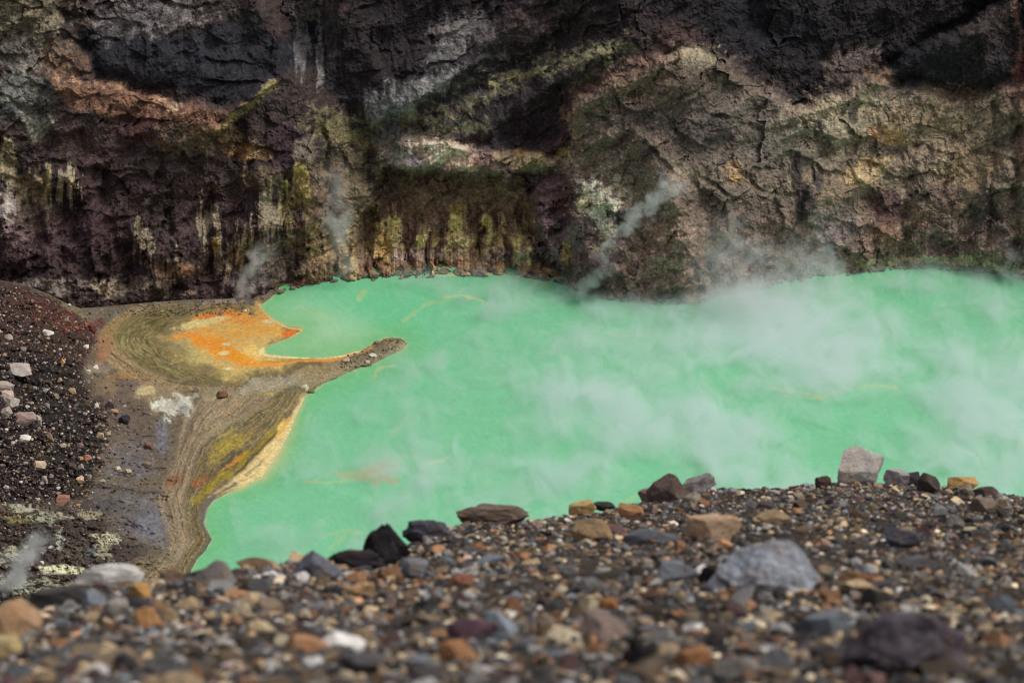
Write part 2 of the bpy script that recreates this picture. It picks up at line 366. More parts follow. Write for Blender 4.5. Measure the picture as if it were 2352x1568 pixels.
# --- minerals of the wall, with shaded patches tinted against green lake light
cv.poly([(-620, -400), (900, -400), (900, 700), (-620, 700)], (56, 45, 42), warp=30, f=40)
cv.poly(TAN_MASS, (116, 100, 82), f=20, warp=16)
cv.poly([(640, -400), (1340, -400), (1340, 120), (1180, 190), (1000, 260), (860, 300), (760, 240), (680, 120)], (43, 36, 37), f=40, warp=20)
cv.poly([(1340, -400), (2900, -400), (2900, 150), (2350, 200), (2200, 232), (2060, 190), (1990, 165), (1930, 225), (1850, 245), (1760, 205), (1690, 160), (1620, 110), (1520, 110), (1420, 150), (1330, 170)], (42, 37, 38), f=34, warp=26, grain=.8)
cv.blob(1450, 60, 160, 60, (48, 38, 38), .8); cv.blob(1750, 60, 200, 80, (34, 33, 39), .8); cv.blob(1560, 90, 80, 40, (70, 48, 42), .6)
cv.poly([(200, 60), (420, 75), (530, 45), (660, 20), (740, 60), (730, 150), (640, 175), (600, 212), (520, 243), (420, 218), (300, 200), (215, 180), (165, 90)], (37, 36, 41), f=16, warp=10, vert=.6)
cv.blob(470, 130, 140, 60, (42, 42, 48), .7, vert=1)
cv.blob(350, 30, 130, 40, (108, 100, 98), .75, grain=1.4); cv.blob(270, 60, 60, 40, (90, 84, 82), .6, grain=1.4)
cv.blob(60, 40, 110, 60, (112, 102, 78), .8, grain=1.2); cv.blob(130, 130, 60, 50, (100, 84, 62), .7); cv.blob(50, 130, 60, 50, (96, 90, 80), .7, grain=1.3)
cv.blob(40, 215, 50, 70, (104, 108, 96), .8, grain=.9); cv.blob(90, 285, 34, 50, (116, 118, 98), .85, rot=-20, grain=1.); cv.blob(70, 220, 70, 50, (95, 95, 85), .6)
cv.poly([(108, 172), (250, 190), (390, 228), (500, 247), (560, 240), (500, 315), (430, 300), (330, 292), (220, 262), (130, 236)], (106, 74, 52), .95, f=16, warp=12, grain=.6)
cv.poly([(90, 130), (200, 110), (230, 180), (110, 190)], (92, 68, 50), .7, f=16, warp=14)
cv.stroke([(130, 180), (250, 196), (330, 216), (400, 240)], 8, (160, 120, 84), .6, grain=1.2); cv.blob(400, 245, 26, 12, (150, 120, 88), .8, rot=-20)
cv.blob(330, 300, 80, 40, (72, 44, 42), .7); cv.blob(200, 330, 110, 60, (66, 50, 46), .8); cv.blob(240, 420, 120, 50, (58, 44, 42), .8)
cv.blob(420, 320, 90, 40, (88, 72, 52), .7, grain=1); cv.blob(340, 215, 40, 14, (80, 50, 40), .5)
cv.stroke([(630, 195), (590, 225), (540, 262), (490, 310), (470, 330)], 10, (120, 108, 58), .75, grain=1.4)
cv.blob(560, 345, 44, 22, (146, 112, 58), .9, grain=1.); cv.blob(600, 355, 26, 14, (150, 122, 74), .8); cv.blob(520, 320, 50, 30, (98, 78, 52), .7)
cv.blob(600, 410, 60, 40, (84, 72, 50), .7); cv.blob(660, 330, 50, 60, (56, 40, 46), .8)
cv.blob(440, 450, 140, 50, (64, 52, 48), .7); cv.blob(180, 520, 130, 50, (60, 42, 44), .8); cv.blob(100, 570, 120, 40, (70, 54, 54), .8); cv.blob(380, 560, 130, 50, (60, 50, 46), .8)
cv.blob(15, 380, 26, 60, (128, 122, 84), .9, vert=1); cv.blob(15, 470, 26, 50, (152, 146, 130), .9, vert=1); cv.blob(70, 430, 50, 50, (118, 106, 68), .8, vert=1.4)
cv.blob(20, 540, 50, 30, (112, 96, 86), .8); cv.blob(110, 430, 10, 60, (150, 142, 92), .8, vert=1.4); cv.blob(150, 420, 26, 40, (146, 140, 104), .8, vert=2.2); cv.blob(80, 500, 60, 40, (102, 88, 74), .6)
for x, y, rx, ry in ((482, 505, 26, 46), (460, 520, 10, 40), (330, 560, 20, 40), (315, 540, 8, 40), (395, 615, 16, 40), (620, 500, 26, 60), (560, 560, 20, 50), (505, 600, 18, 40)):
    cv.blob(x, y, rx, ry, (130, 124, 92), .75, vert=2.2)
cv.blob(490, 560, 8, 26, (150, 136, 40), .9, vert=1); cv.blob(545, 600, 14, 40, (120, 98, 46), .7, vert=2); cv.blob(410, 620, 60, 20, (112, 84, 50), .6, vert=1.5)
cv.blob(780, 300, 90, 40, (100, 94, 54), .7, grain=1.6, rot=20); cv.blob(820, 320, 50, 30, (116, 108, 66), .6, grain=1.8, rot=30)
cv.blob(700, 350, 30, 50, (112, 102, 84), .6, grain=1.2); cv.blob(690, 440, 22, 70, (140, 128, 50), .85, vert=1.8); cv.blob(665, 480, 20, 60, (120, 112, 56), .7, vert=2)
cv.blob(720, 540, 40, 80, (108, 100, 58), .8, vert=1.8); cv.blob(790, 590, 40, 50, (138, 114, 44), .9, vert=1.8); cv.blob(740, 600, 40, 50, (124, 104, 56), .8, vert=1.8)
cv.blob(690, 110, 20, 60, (96, 92, 92), .75, vert=1.2); cv.blob(735, 130, 12, 70, (104, 100, 96), .7, vert=1.2); cv.blob(760, 90, 26, 90, (66, 62, 64), .5, vert=1.4)
cv.blob(640, 60, 40, 40, (62, 44, 40), .7); cv.blob(770, 20, 40, 20, (64, 46, 46), .7); cv.blob(700, 30, 30, 30, (88, 80, 78), .5, grain=1.3)
cv.poly([(850, 200), (1000, 120), (1130, 80), (1340, 130), (1300, 330), (1180, 345), (1000, 315), (870, 320)], (50, 45, 47), .9, f=26, warp=14)
cv.blob(900, 260, 60, 70, (98, 98, 96), .85, rot=-30, vert=.8); cv.blob(980, 200, 90, 26, (104, 104, 100), .8, rot=-28, grain=.9); cv.blob(1070, 215, 70, 24, (82, 82, 82), .6, rot=-30, grain=1)
cv.blob(870, 320, 26, 60, (112, 108, 98), .7, rot=-10); cv.blob(1010, 290, 120, 26, (54, 54, 56), .6); cv.blob(960, 130, 70, 40, (46, 40, 44), .6)
cv.blob(1040, 80, 50, 46, (112, 106, 102), .75, rot=20, grain=1.3); cv.blob(1100, 60, 40, 40, (96, 92, 90), .7, grain=1.4); cv.blob(1010, 130, 60, 20, (90, 88, 84), .6, rot=-25)
cv.blob(1200, 60, 90, 50, (74, 58, 56), .6, grain=1.2); cv.blob(930, 45, 90, 40, (40, 34, 36), .7)
cv.stroke([(940, 310), (1020, 260), (1110, 215), (1200, 178), (1330, 132), (1440, 110)], 26, (112, 106, 70), .5, grain=1.9); cv.stroke([(1130, 195), (1250, 160), (1340, 130), (1430, 100)], 9, (130, 122, 80), .6, grain=1.6)
cv.stroke([(940, 270), (1020, 300), (1120, 290)], 16, (86, 84, 48), .7, grain=1.4)
cv.poly([(1150, 240), (1210, 190), (1310, 170), (1310, 330), (1200, 330)], (48, 36, 40), .85, f=20, warp=12)
cv.stroke([(1320, 330), (1308, 265), (1336, 222), (1420, 178), (1510, 142), (1600, 120)], 12, (160, 118, 88), .62, grain=1.3)
cv.stroke([(1290, 330), (1290, 265), (1316, 214), (1420, 164), (1500, 130)], 9, (86, 50, 46), .6, grain=1.2)
cv.poly(LEDGE, (112, 100, 84), .9, f=14, warp=12)
cv.blob(1010, 350, 70, 28, (178, 156, 126), .95, grain=.8); cv.blob(1060, 372, 50, 22, (184, 152, 124), .8); cv.blob(930, 370, 60, 24, (126, 120, 114), .9, grain=1)
cv.blob(1120, 370, 40, 24, (112, 82, 76), .8); cv.blob(1210, 365, 90, 22, (118, 104, 62), .8, grain=1.2); cv.blob(1290, 375, 26, 22, (160, 148, 110), .8, grain=1.5); cv.blob(1290, 350, 18, 12, (132, 110, 46), .8)
cv.blob(1190, 350, 16, 10, (150, 118, 34), .9)
cv.poly(CAVE, (114, 92, 66), .9, f=24, warp=20, grain=.6)  # hollow painted redder to offset green light thrown up by the lake
cv.blob(1030, 440, 170, 30, (92, 74, 56), .6, vert=1.6, grain=1)  # darker band, browned against the lake's green light in the recess
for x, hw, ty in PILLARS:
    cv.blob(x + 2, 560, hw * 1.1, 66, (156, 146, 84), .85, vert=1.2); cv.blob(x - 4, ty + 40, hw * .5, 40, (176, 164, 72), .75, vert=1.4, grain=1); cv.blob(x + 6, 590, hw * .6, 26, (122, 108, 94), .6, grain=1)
cv.blob(880, 570, 16, 40, (176, 140, 60), .8, vert=1.2); cv.blob(1050, 480, 30, 12, (124, 112, 40), .9); cv.blob(1150, 590, 40, 30, (98, 84, 78), .8); cv.blob(970, 595, 60, 26, (120, 106, 96), .7)
cv.stroke([(640, 660), (760, 632), (900, 612), (1080, 604), (1250, 622), (1300, 640)], 13, (134, 104, 62), .85, grain=.8); cv.stroke([(640, 664), (700, 650), (760, 640)], 7, (96, 52, 36), .95)
cv.poly([(690, 420), (760, 330), (860, 340), (870, 480), (800, 640), (680, 650), (660, 560)], (110, 94, 64), .6, f=30, warp=26, grain=1.2, vert=.8)
cv.blob(640, 590, 70, 60, (94, 84, 64), .55, grain=1.4, vert=1); cv.blob(820, 420, 40, 70, (98, 90, 62), .6, grain=1.2)
cv.poly(PURPLE, (88, 72, 70), .9, f=16, warp=12); cv.blob(1270, 440, 50, 40, (84, 62, 62), .8); cv.blob(1300, 470, 30, 40, (96, 56, 54), .6)
cv.blob(1375, 460, 60, 46, (172, 168, 138), .85, grain=1.9); cv.blob(1390, 510, 30, 36, (182, 180, 152), .85, grain=1.9); cv.blob(1340, 470, 22, 18, (164, 152, 104), .8, grain=1.2); cv.blob(1390, 550, 30, 30, (150, 146, 104), .6, grain=2)
cv.blob(1290, 560, 50, 60, (104, 92, 88), .8, grain=.8); cv.blob(1300, 590, 14, 26, (138, 118, 50), .8, vert=2)
cv.blob(1560, 270, 230, 150, (86, 71, 63), .85, grain=1.); cv.blob(1640, 300, 90, 60, (68, 61, 63), .55, grain=1.6); cv.blob(1480, 260, 70, 40, (72, 63, 62), .5, grain=1.6); cv.blob(1780, 360, 80, 40, (84, 82, 78), .5, grain=1.6); cv.blob(1480, 200, 110, 50, (104, 82, 64), .7, grain=1.2); cv.blob(1650, 180, 90, 50, (80, 68, 54), .7)  # dark patches tinted purple to offset green bounce light from the lake
cv.blob(1370, 300, 60, 70, (100, 86, 70), .7); cv.blob(1700, 300, 160, 90, (88, 78, 70), .6, grain=1); cv.blob(1600, 130, 60, 22, (132, 126, 96), .6, grain=1.6); cv.blob(1480, 140, 50, 20, (110, 84, 66), .6)
cv.blob(1960, 270, 150, 60, (142, 128, 98), .75, grain=1.); cv.blob(2180, 290, 110, 90, (132, 112, 84), .75, grain=1.1); cv.blob(1850, 330, 90, 60, (108, 100, 84), .6, grain=1)
cv.blob(2040, 310, 52, 26, (180, 132, 84), .85, rot=10); cv.blob(2070, 270, 60, 22, (140, 112, 84), .6, grain=1.2)
cv.blob(2000, 385, 56, 34, (172, 140, 92), .8, rot=-15, grain=1); cv.blob(1970, 410, 44, 20, (176, 146, 98), .8, rot=10); cv.blob(1840, 405, 0.1 + 24, 10, (140, 110, 76), .5)
cv.blob(2230, 380, 80, 50, (142, 118, 82), .7, grain=1.2); cv.blob(2200, 430, 60, 60, (134, 110, 76), .7, grain=.8); cv.blob(1900, 440, 80, 40, (120, 100, 74), .6, grain=1.2)
cv.blob(2040, 480, 60, 50, (88, 60, 56), .85); cv.blob(2180, 450, 50, 40, (88, 68, 64), .7); cv.blob(2040, 540, 34, 30, (122, 92, 66), .7); cv.blob(2110, 500, 30, 30, (128, 102, 76), .6)
cv.blob(1920, 520, 70, 60, (110, 104, 100), .7, grain=.8); cv.blob(1990, 520, 26, 46, (128, 108, 88), .8); cv.blob(2260, 490, 40, 60, (76, 66, 66), .7); cv.blob(2180, 560, 60, 40, (94, 80, 72), .7)  # last two blobs tinted purplish against green lake light at the foot
cv.blob(1560, 400, 30, 24, (140, 112, 84), .7); cv.blob(1680, 385, 26, 16, (160, 126, 84), .8); cv.blob(1690, 410, 20, 12, (160, 124, 60), .7); cv.blob(1660, 375, 10, 12, (60, 54, 54), .8)
for x, y, rx, ry in ((1957, 262, 14, 26), (1832, 410, 16, 60), (1852, 470, 24, 50), (1878, 415, 14, 28), (1838, 470, 12, 60)):
    cv.blob(x, y, rx, ry, (62, 54, 54), .9, warp=.4, grain=.4)
cv.poly([(1880, 150), (1905, 120), (1925, 95), (1935, 130), (1960, 105), (1985, 85), (2000, 110), (2030, 95), (2020, 160), (1990, 185), (1900, 190)], (82, 70, 62), .85, f=8, warp=8, vert=.8)
cv.blob(2020, 170, 26, 24, (130, 98, 72), .7, grain=1.2); cv.blob(2130, 150, 90, 60, (38, 39, 44), .8); cv.blob(2250, 130, 60, 60, (44, 42, 46), .7); cv.blob(2280, 70, 60, 60, (68, 54, 48), .6, grain=1.5)
cv.stroke([(2352, -30), (2200, 50), (2090, 110), (2010, 165)], 11, (24, 23, 26), .85, grain=.3)
cv.stroke([(2330, 0), (2345, 80), (2338, 200), (2350, 400)], 9, (120, 82, 64), .6, grain=1.4); cv.blob(2330, 210, 40, 30, (112, 78, 66), .7); cv.blob(2345, 160, 14, 40, (92, 44, 44), .7)
cv.blob(1500, 610, 80, 60, (144, 124, 102), .8, grain=1.2); cv.blob(1530, 540, 50, 50, (134, 114, 84), .6, grain=1.2); cv.blob(1450, 640, 50, 40, (132, 112, 98), .7, grain=1.2); cv.blob(1720, 480, 120, 60, (94, 82, 72), .6); cv.blob(1620, 470, 60, 60, (86, 72, 60), .6)
cv.stroke([(1980, 608), (2100, 598), (2230, 602), (2360, 625)], 12, (168, 158, 108), .9, grain=.8); cv.blob(2330, 590, 30, 40, (90, 88, 84), .7, grain=1.4); cv.blob(2300, 540, 20, 40, (100, 84, 78), .7)
cv.blob(120, 660, 150, 22, (116, 112, 96), .6, grain=1.4); cv.blob(250, 660, 50, 20, (146, 140, 106), .7, grain=1.4); cv.blob(340, 650, 60, 16, (128, 120, 92), .6, grain=1.4); cv.blob(420, 680, 60, 14, (102, 90, 70), .6); cv.blob(560, 650, 60, 26, (92, 86, 78), .6, grain=1)
cv.C *= (1 - .30 * sst(.060, .030, cv.C.mean(-1)))[..., None]
cv.vary(.26, .26, 0, .05)
vmask = (1 - sst(0, 50, sdist(PX, PY, TAN_MASS)))
cv.C *= np.exp(.26 * cv.vert * (.25 + .75 * vmask))[..., None]
_, e3, c3 = voro(cv.PX / 8 + cv.wx, cv.PY / 8 + cv.wy, 147)
patina = fbm(PX / 34 + .5 * cv.wx, PY / 26 + .5 * cv.wy, 6, 151, .72); pat2 = fbm(PX / 11, PY / 8, 4, 157, .8)      # dark varnish and pale weathered patches
cv.C *= (1 - .25 * sst(.15, .75, patina))[..., None]; cv._mix(slice(None), .45 * sst(.15, .8, patina), (52, 44, 49)); cv.C *= (1 + .40 * sst(.25, 1.0, -patina))[..., None]
su_ = cv.PX * .82 - cv.PY * .57 + 10 * cv.wx; sv_ = cv.PX * .57 + cv.PY * .82 + 10 * cv.wy
str_ = ridged(su_ / 120, sv_ / 16, 4, 161, .65); cv.C *= np.exp(.42 * (str_ - .1) * sst(-.5, .6, fbm(PX / 140, PY / 110, 3, 163)))[..., None]
cv.C *= np.exp(.25 * (c3 - .5) + .34 * pat2)[..., None]
cv.C *= np.array([.97, .95, .94]); cv.C *= 1 - sst(-10, 50, sdist(PX, PY, TAN_MASS))[..., None] * np.array([.16, .11, .15]); cv.C *= 1 - (sst(200, 560, PY) * (1 - .75 * sst(0, 60, sdist(PX, PY, TAN_MASS)) * sst(570, 440, PY)))[..., None] * np.array([-.04, .10, .03])  # counter-tint in the colour: less green low down, offsetting light off the lake
g_ = cv.C.mean(-1, keepdims=True); cv.C = g_ + (cv.C - g_) * .78
cr = ridged(cv.PX / 34 + cv.wx * .3, cv.PY / 34 + cv.wy * .3, 3, 222, .5)       # dark seams in the joints of the rock
cv.C *= (1 - .5 * sst(.84, .97, cr))[..., None]
cv.C *= np.exp(.26 * fbm(PX / 2.8, PY / 2.8, 2, 331))[..., None]
pale_specks = sst(1.35, 1.75, fbm(PX / 4, PY / 4, 2, 333)) * sst(-.4, .6, fbm(PX / 120, PY / 120, 2, 334)); cv.C += (lin((150, 138, 124)) * 1.2 * pale_specks[..., None] * .6)
cv.C[:] = np.clip(cv.C, .004, .7)
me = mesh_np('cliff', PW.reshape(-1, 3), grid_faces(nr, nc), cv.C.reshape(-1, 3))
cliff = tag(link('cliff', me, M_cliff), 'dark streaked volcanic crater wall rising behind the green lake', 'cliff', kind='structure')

# ------------------------------------------------------------------ the lake
SHORELINE = [(640, 666), (612, 690), (596, 702), (606, 716), (628, 733), (655, 747), (697, 754), (690, 764), (665, 776), (632, 789), (608, 800), (614, 812), (650, 818),
             (720, 822), (780, 817), (830, 806), (853, 793), (870, 782), (895, 775), (922, 777), (936, 789), (926, 801), (900, 815), (862, 834), (830, 844), (798, 856),
             (760, 873), (730, 889), (704, 908), (690, 935), (676, 965), (655, 1015), (630, 1062), (602, 1095), (560, 1116), (520, 1132), (490, 1150), (473, 1178),
             (470, 1203), (480, 1222), (487, 1240), (472, 1263), (452, 1284), (441, 1308), (432, 1345), (420, 1500)]
LAND = SHORELINE + [(420, 1800), (-900, 1800), (-900, 600), (640, 600)]
lx = np.concatenate([np.linspace(300, 2412, 900), np.linspace(2412, 3000, 60)[1:]]); ly = np.linspace(575, 1480, 480)
LX, LY = np.meshgrid(lx, ly)
PL = at_z(LX, LY, np.zeros_like(LX))
lc = Canvas(LX, LY, (122, 196, 149), 1.0, 300)
lc.poly([(560, 640), (1000, 615), (1100, 640), (1060, 720), (940, 770), (900, 790), (820, 820), (560, 830)], (112, 204, 148), .7, f=90, warp=20)
lc.poly([(560, 690), (700, 670), (840, 730), (900, 770), (820, 830), (560, 830)], (168, 210, 166), .95, f=60, warp=16)
lc.poly([(560, 760), (760, 770), (860, 790), (820, 830), (560, 830)], (164, 204, 152), .85, f=40, warp=10)
sdl = -sdist(LX + lc.wx * 3, (LY + lc.wy * 2), LAND)
lc._mix(slice(None), .6 * sst(70, 0, sdl), (112, 186, 116))
lc._mix(slice(None), .8 * sst(7, 0, sdl + 4 * lc.grain) * sst(-.8, .8, fbm(LX / 40, LY / 40, 3, 340)), (184, 188, 128))
lc.poly([(706, 906), (694, 935), (684, 965), (662, 1020), (640, 1068), (606, 1106), (560, 1125), (510, 1140), (500, 1120), (600, 1060), (650, 960)], (214, 196, 136), .95, f=22, warp=5)
lc.poly([(700, 960), (690, 1010), (664, 1070), (620, 1112), (600, 1110), (650, 1000)], (170, 196, 132), .6, f=34, warp=8)
for x, y, rx, ry, a, r in ((868, 1082, 44, 22, .85, 0), (835, 1095, 50, 14, .6, 10), (800, 1090, 34, 14, .45, 0), (900, 1100, 24, 10, .6, 0), (905, 1075, 14, 8, .6, 0)):
    lc.blob(x, y, rx, ry, (186, 174, 126), a, rot=r, grain=1.1, warp=.6)
lc.blob(866, 1080, 24, 10, (166, 158, 104), .8, grain=.9); lc.blob(880, 1068, 30, 6, (150, 138, 96), .5, grain=1.5)
SC = (188, 200, 136)
for pts, wd, a in (([(985, 637), (1030, 630), (1080, 627)], 6, .8), ([(1020, 682), (1060, 676), (1085, 684), (1112, 690)], 4, .85), ([(925, 735), (975, 705), (1010, 695), (1060, 668)], 5, .5), ([(832, 682), (826, 690), (838, 672)], 8, .6),
                   ([(690, 705), (728, 718), (760, 732)], 3.5, .7), ([(1770, 893), (1830, 900), (1880, 912), (1905, 905), (1960, 888), (2010, 882), (2060, 890)], 5, .7), ([(1800, 912), (1860, 915), (1900, 912)], 3, .55),
                   ([(985, 1060), (1028, 1050)], 4, .8), ([(920, 1050), (968, 1055)], 2, .4), ([(1660, 1165), (1700, 1150)], 4, .4), ([(1380, 770), (1520, 770)], 2.5, .35), ([(860, 870), (870, 850), (905, 840)], 4, .7), ([(900, 1000), (930, 960)], 5, .35),
                   ([(740, 1230), (800, 1218), (830, 1226)], 5, .4), ([(756, 1260), (790, 1235)], 9, .3), ([(1440, 1150), (1460, 1135), (1500, 1130)], 5, .5), ([(2255, 970), (2268, 982)], 5, .5), ([(700, 1105), (760, 1110), (800, 1100)], 4, .5), ([(1120, 625), (1200, 640), (1260, 655)], 5, .5)):
    lc.stroke(pts, wd, SC if a < .8 else (208, 204, 144), a, warp=6, grain=.8)
# slow currents and scum threads on the milky water
n1 = fbm(LX / 70 + LY / 50, LY / 26, 4, 310); n2 = ridged(LX / 60 + lc.wx * .6, LY / 24 + lc.wy * .6, 4, 320, .6)
lc._mix(slice(None), .45 * sst(.2, 1.5, n1), (90, 188, 128)); lc._mix(slice(None), .4 * sst(.2, 1.5, -n1), (124, 206, 154))
lc._mix(slice(None), .34 * sst(.5, .92, n2), (146, 210, 160)); n3 = ridged(LX / 22 + lc.wx, LY / 13 + lc.wy, 4, 325, .6); lc._mix(slice(None), .22 * sst(.5, .95, n3), (150, 210, 164)); lc._mix(slice(None), .25 * sst(.2, 1.2, fbm(LX / 30, LY / 12, 5, 327, .65)), (92, 186, 130))
fl = fbm(LX / 12 - LY / 22, LY / 16, 3, 330); lc.C *= np.exp(.05 * fl + .03 * lc.fine)[..., None]
WB = PL.reshape(-1, 3).copy()
M = NT('crater_water'); at = M.n('Attribute', attribute_name='Col'); tc = M.n('TexCoord')
M.l(at.outputs['Color'], M.b.inputs['Base Color']); M.b.inputs['Roughness'].default_value = .45; M.b.inputs['IOR'].default_value = 1.33; M.b.inputs['Specular IOR Level'].default_value = .22
wn = M.noise(tc.outputs['Object'], .55, 4, .6); bp = M.n('Bump'); bp.inputs['Strength'].default_value = .4; bp.inputs['Distance'].default_value = .03
M.l(wn.outputs[0], bp.inputs['Height']); M.l(bp.outputs[0], M.b.inputs['Normal'])
lake = tag(link('lake', mesh_np('lake', WB, grid_faces(len(ly), len(lx)), lc.C.reshape(-1, 3)), M.m), 'milky turquoise green acid lake filling the crater floor', 'lake', kind='structure')

# ------------------------------------------------------------------ left shore: mud flats, spit and the scree slope
HP = np.array([(-400, 560, 34), (-400, 1000, 30), (-400, 1500, 16), (0, 645, 21), (100, 672, 16), (150, 697, 12), (220, 740, 7), (300, 702, 2.6), (430, 692, 1.2), (520, 690, .8), (600, 690, .3),
      (0, 800, 19), (0, 1000, 15), (0, 1150, 11.5), (0, 1300, 7.5), (0, 1400, 6), (150, 800, 11), (150, 1000, 8.5), (150, 1150, 6.3), (150, 1300, 4.6), (150, 1400, 4),
      (250, 780, 4.0), (230, 850, 5.4), (250, 950, 5.2), (250, 1050, 4.6), (270, 1150, 3.6), (270, 1250, 3.3), (270, 1350, 3), (330, 720, 1.0), (300, 780, .9), (400, 760, .35), (500, 720, .3),
      (600, 760, .25), (500, 850, .4), (400, 850, .6), (560, 800, .25), (330, 880, 2.3), (420, 910, 2.1), (480, 900, 1.2), (560, 900, 1.0), (640, 860, .8), (720, 850, .8), (800, 835, .8), (900, 795, .7),
      (350, 1000, 2.9), (420, 1000, 2.0), (500, 1000, 1.4), (560, 1000, .8), (350, 1100, 2.8), (420, 1120, 1.5), (350, 1200, 2.6), (430, 1220, 1.0), (350, 1300, 2.1), (420, 1320, .6), (300, 1450, 2.5)], float)
_d = np.hypot(HP[:, None, 0] - HP[None, :, 0], HP[:, None, 1] - HP[None, :, 1]); _K = np.sqrt(_d ** 2 + 40 ** 2)
_W = np.linalg.solve(_K + np.eye(len(HP)) * -2.0, HP[:, 2] - 3)
SCREE = [(-500, 600), (0, 640), (60, 654), (110, 675), (150, 697), (185, 722), (225, 748), (218, 800), (190, 870), (225, 920), (255, 965), (240, 1030), (225, 1090), (205, 1150), (90, 1165), (-500, 1180)]
RIDGE = [(-500, 560), (0, 643), (60, 655), (110, 675), (150, 695), (185, 708), (240, 704), (300, 698), (430, 688), (520, 686), (600, 676), (640, 660), (700, 648), (1200, 640)]
def shore_h(px, py, detail=True):
    px = np.asarray(px, float); py = np.asarray(py, float)
    base = np.full(px.shape, 3.0)
    for (hx, hy, _), wk in zip(HP, _W): base = base + wk * np.sqrt((px - hx) ** 2 + (py - hy) ** 2 + 1600)
    wx = fbm(px / 60, py / 60, 4, 401) * 4
    sd = sdist(px + wx * .6, (py + wx * .4) * 1.8, [(x, y * 1.8) for x, y in LAND])
    sd = sd + 3 * fbm(px / 9, py / 5, 3, 403) * sst(700, 760, px) + 1.6 * fbm(px / 7, py / 4, 3, 404)
    k = sst(0, 90, sd)
    h = np.where(sd > 0, np.maximum(base, .12) * k + .004 * np.minimum(sd, 60), .012 * sd)
    if detail:
        land = sst(2, 40, sd)
        sc = sst(-10, 30, sdist(px + wx * 2, py + wx * 2, SCREE))
        h = h + land * (.16 * fbm(px / 40, py / 20, 4, 411) * sst(.2, 2., base) + .05 * fbm(px / 9, py / 5, 3, 421) * sst(.1, 1.2, base))
        h = h + sc * (.55 * fbm(px / 22, py / 16, 5, 431, .6) + .18 * ridged(px / 7, py / 6, 3, 441))
        low = sst(1150, 1200, py) * sst(300, 200, px); h = h + low * (.5 * fbm(px / 18, py / 14, 5, 461, .65))
        mud = sst(195, 235, px) * sst(430, 380, px) * sst(890, 930, py) * land; q_ = fbm(px / 70, py / 26, 3, 465) * 3.; h = h + mud * (.15 * (np.floor(q_) + sst(.75, 1., q_ - np.floor(q_))) + .10 * fbm(px / 14, py / 8, 4, 467))
        tip = sst(700, 800, px) * land; h = h + tip * (.12 * ridged(px / 7, py / 5, 3, 471) + .08 * fbm(px / 4, py / 3, 2, 481))
    return h
sx = np.concatenate([np.linspace(-480, -20, 130, False), np.linspace(-20, 960, 520)]); nsr = 470
SX = np.repeat(sx[None, :], nsr, 0); top = curve(RIDGE, sx)
ts = np.linspace(0, 1, nsr)[:, None]; SY = top[None, :] + (1540 - top[None, :]) * ts
sc_ = Canvas(SX, SY, (104, 92, 74), 1.12, 400)
# --- sediment colours
sc_.poly([(200, 700), (640, 670), (640, 720), (220, 790)], (104, 96, 82), 1, f=20, warp=12, grain=.6)
sc_.stroke([(300, 712), (380, 700), (470, 698), (560, 690)], 5, (158, 152, 138), .7, grain=1.); sc_.blob(400, 690, 120, 12, (100, 92, 80), .7, grain=1.3); sc_.blob(560, 682, 60, 16, (124, 114, 98), .6, grain=1.3)
sc_.blob(330, 700, 120, 14, (82, 72, 58), .6, grain=1.); sc_.blob(300, 735, 60, 20, (112, 110, 98), .7, grain=1)
sc_.poly([(230, 760), (300, 715), (420, 700), (600, 695), (700, 752), (610, 800), (800, 812), (640, 870), (520, 888), (440, 882), (330, 850), (240, 820)], (124, 108, 70), 1, f=20, warp=6)
A2 = [(420, 700), (330, 715), (285, 740), (262, 770), (275, 805), (330, 845), (400, 872), (480, 886), (560, 880)]
B2 = [(400, 690), (300, 705), (240, 745), (222, 785), (232, 825), (290, 868), (370, 892), (450, 900), (560, 898)]
sc_.bands(B2, A2, [(70, 56, 38), (120, 100, 66), (166, 136, 84), (110, 92, 66), (176, 158, 124), (132, 104, 60)], 9, .8, seed=1, jitter=.05)
A3 = [(560, 706), (460, 722), (390, 748), (350, 780), (380, 820), (440, 850), (520, 876)]
sc_.bands(A2[:-1], A3, [(84, 76, 46), (132, 118, 76), (78, 70, 46), (150, 138, 92), (108, 96, 62), (72, 64, 44)], 5, .9, seed=2)
PALE = (206, 192, 134)
sc_.poly([(440, 740), (520, 712), (600, 706), (660, 745), (640, 790), (600, 815), (700, 826), (640, 850), (540, 872), (450, 850), (380, 815), (370, 780)], (196, 178, 112), .85, f=24, warp=12, grain=.5)
sc_.blob(420, 790, 46, 26, (150, 136, 92), .6, rot=20, grain=1); sc_.blob(400, 800, 40, 12, (112, 100, 72), .6, rot=25, grain=1); sc_.blob(470, 850, 40, 16, (120, 108, 76), .7, grain=1); sc_.blob(440, 880, 30, 8, (96, 86, 60), .6)
OR = (226, 146, 50)
sc_.poly([(450, 735), (520, 708), (598, 702), (640, 740), (700, 754), (660, 782), (590, 800), (575, 815), (600, 830), (650, 828), (560, 850), (500, 845), (470, 815), (430, 790), (410, 772)], (216, 160, 80), .75, f=44, warp=18, grain=.3)
sc_.blob(500, 725, 60, 12, (196, 112, 40), .9, rot=-8, grain=.5); sc_.blob(560, 730, 60, 20, (208, 134, 52), .7, grain=1.); sc_.blob(490, 790, 60, 16, (232, 140, 34), .85, rot=18, grain=.5); sc_.blob(540, 820, 60, 16, (236, 146, 34), .9, rot=16, grain=.5); sc_.blob(600, 835, 60, 9, (236, 150, 48), .9, rot=-4, grain=.8)
sc_.blob(430, 768, 50, 8, (222, 136, 50), .7, rot=-14, grain=1.2); sc_.blob(665, 764, 24, 9, (212, 108, 36), .9, rot=-8); sc_.blob(580, 760, 60, 16, (224, 164, 72), .6, grain=1.2); sc_.blob(460, 742, 60, 9, (206, 190, 128), .8, rot=-12, grain=.8)
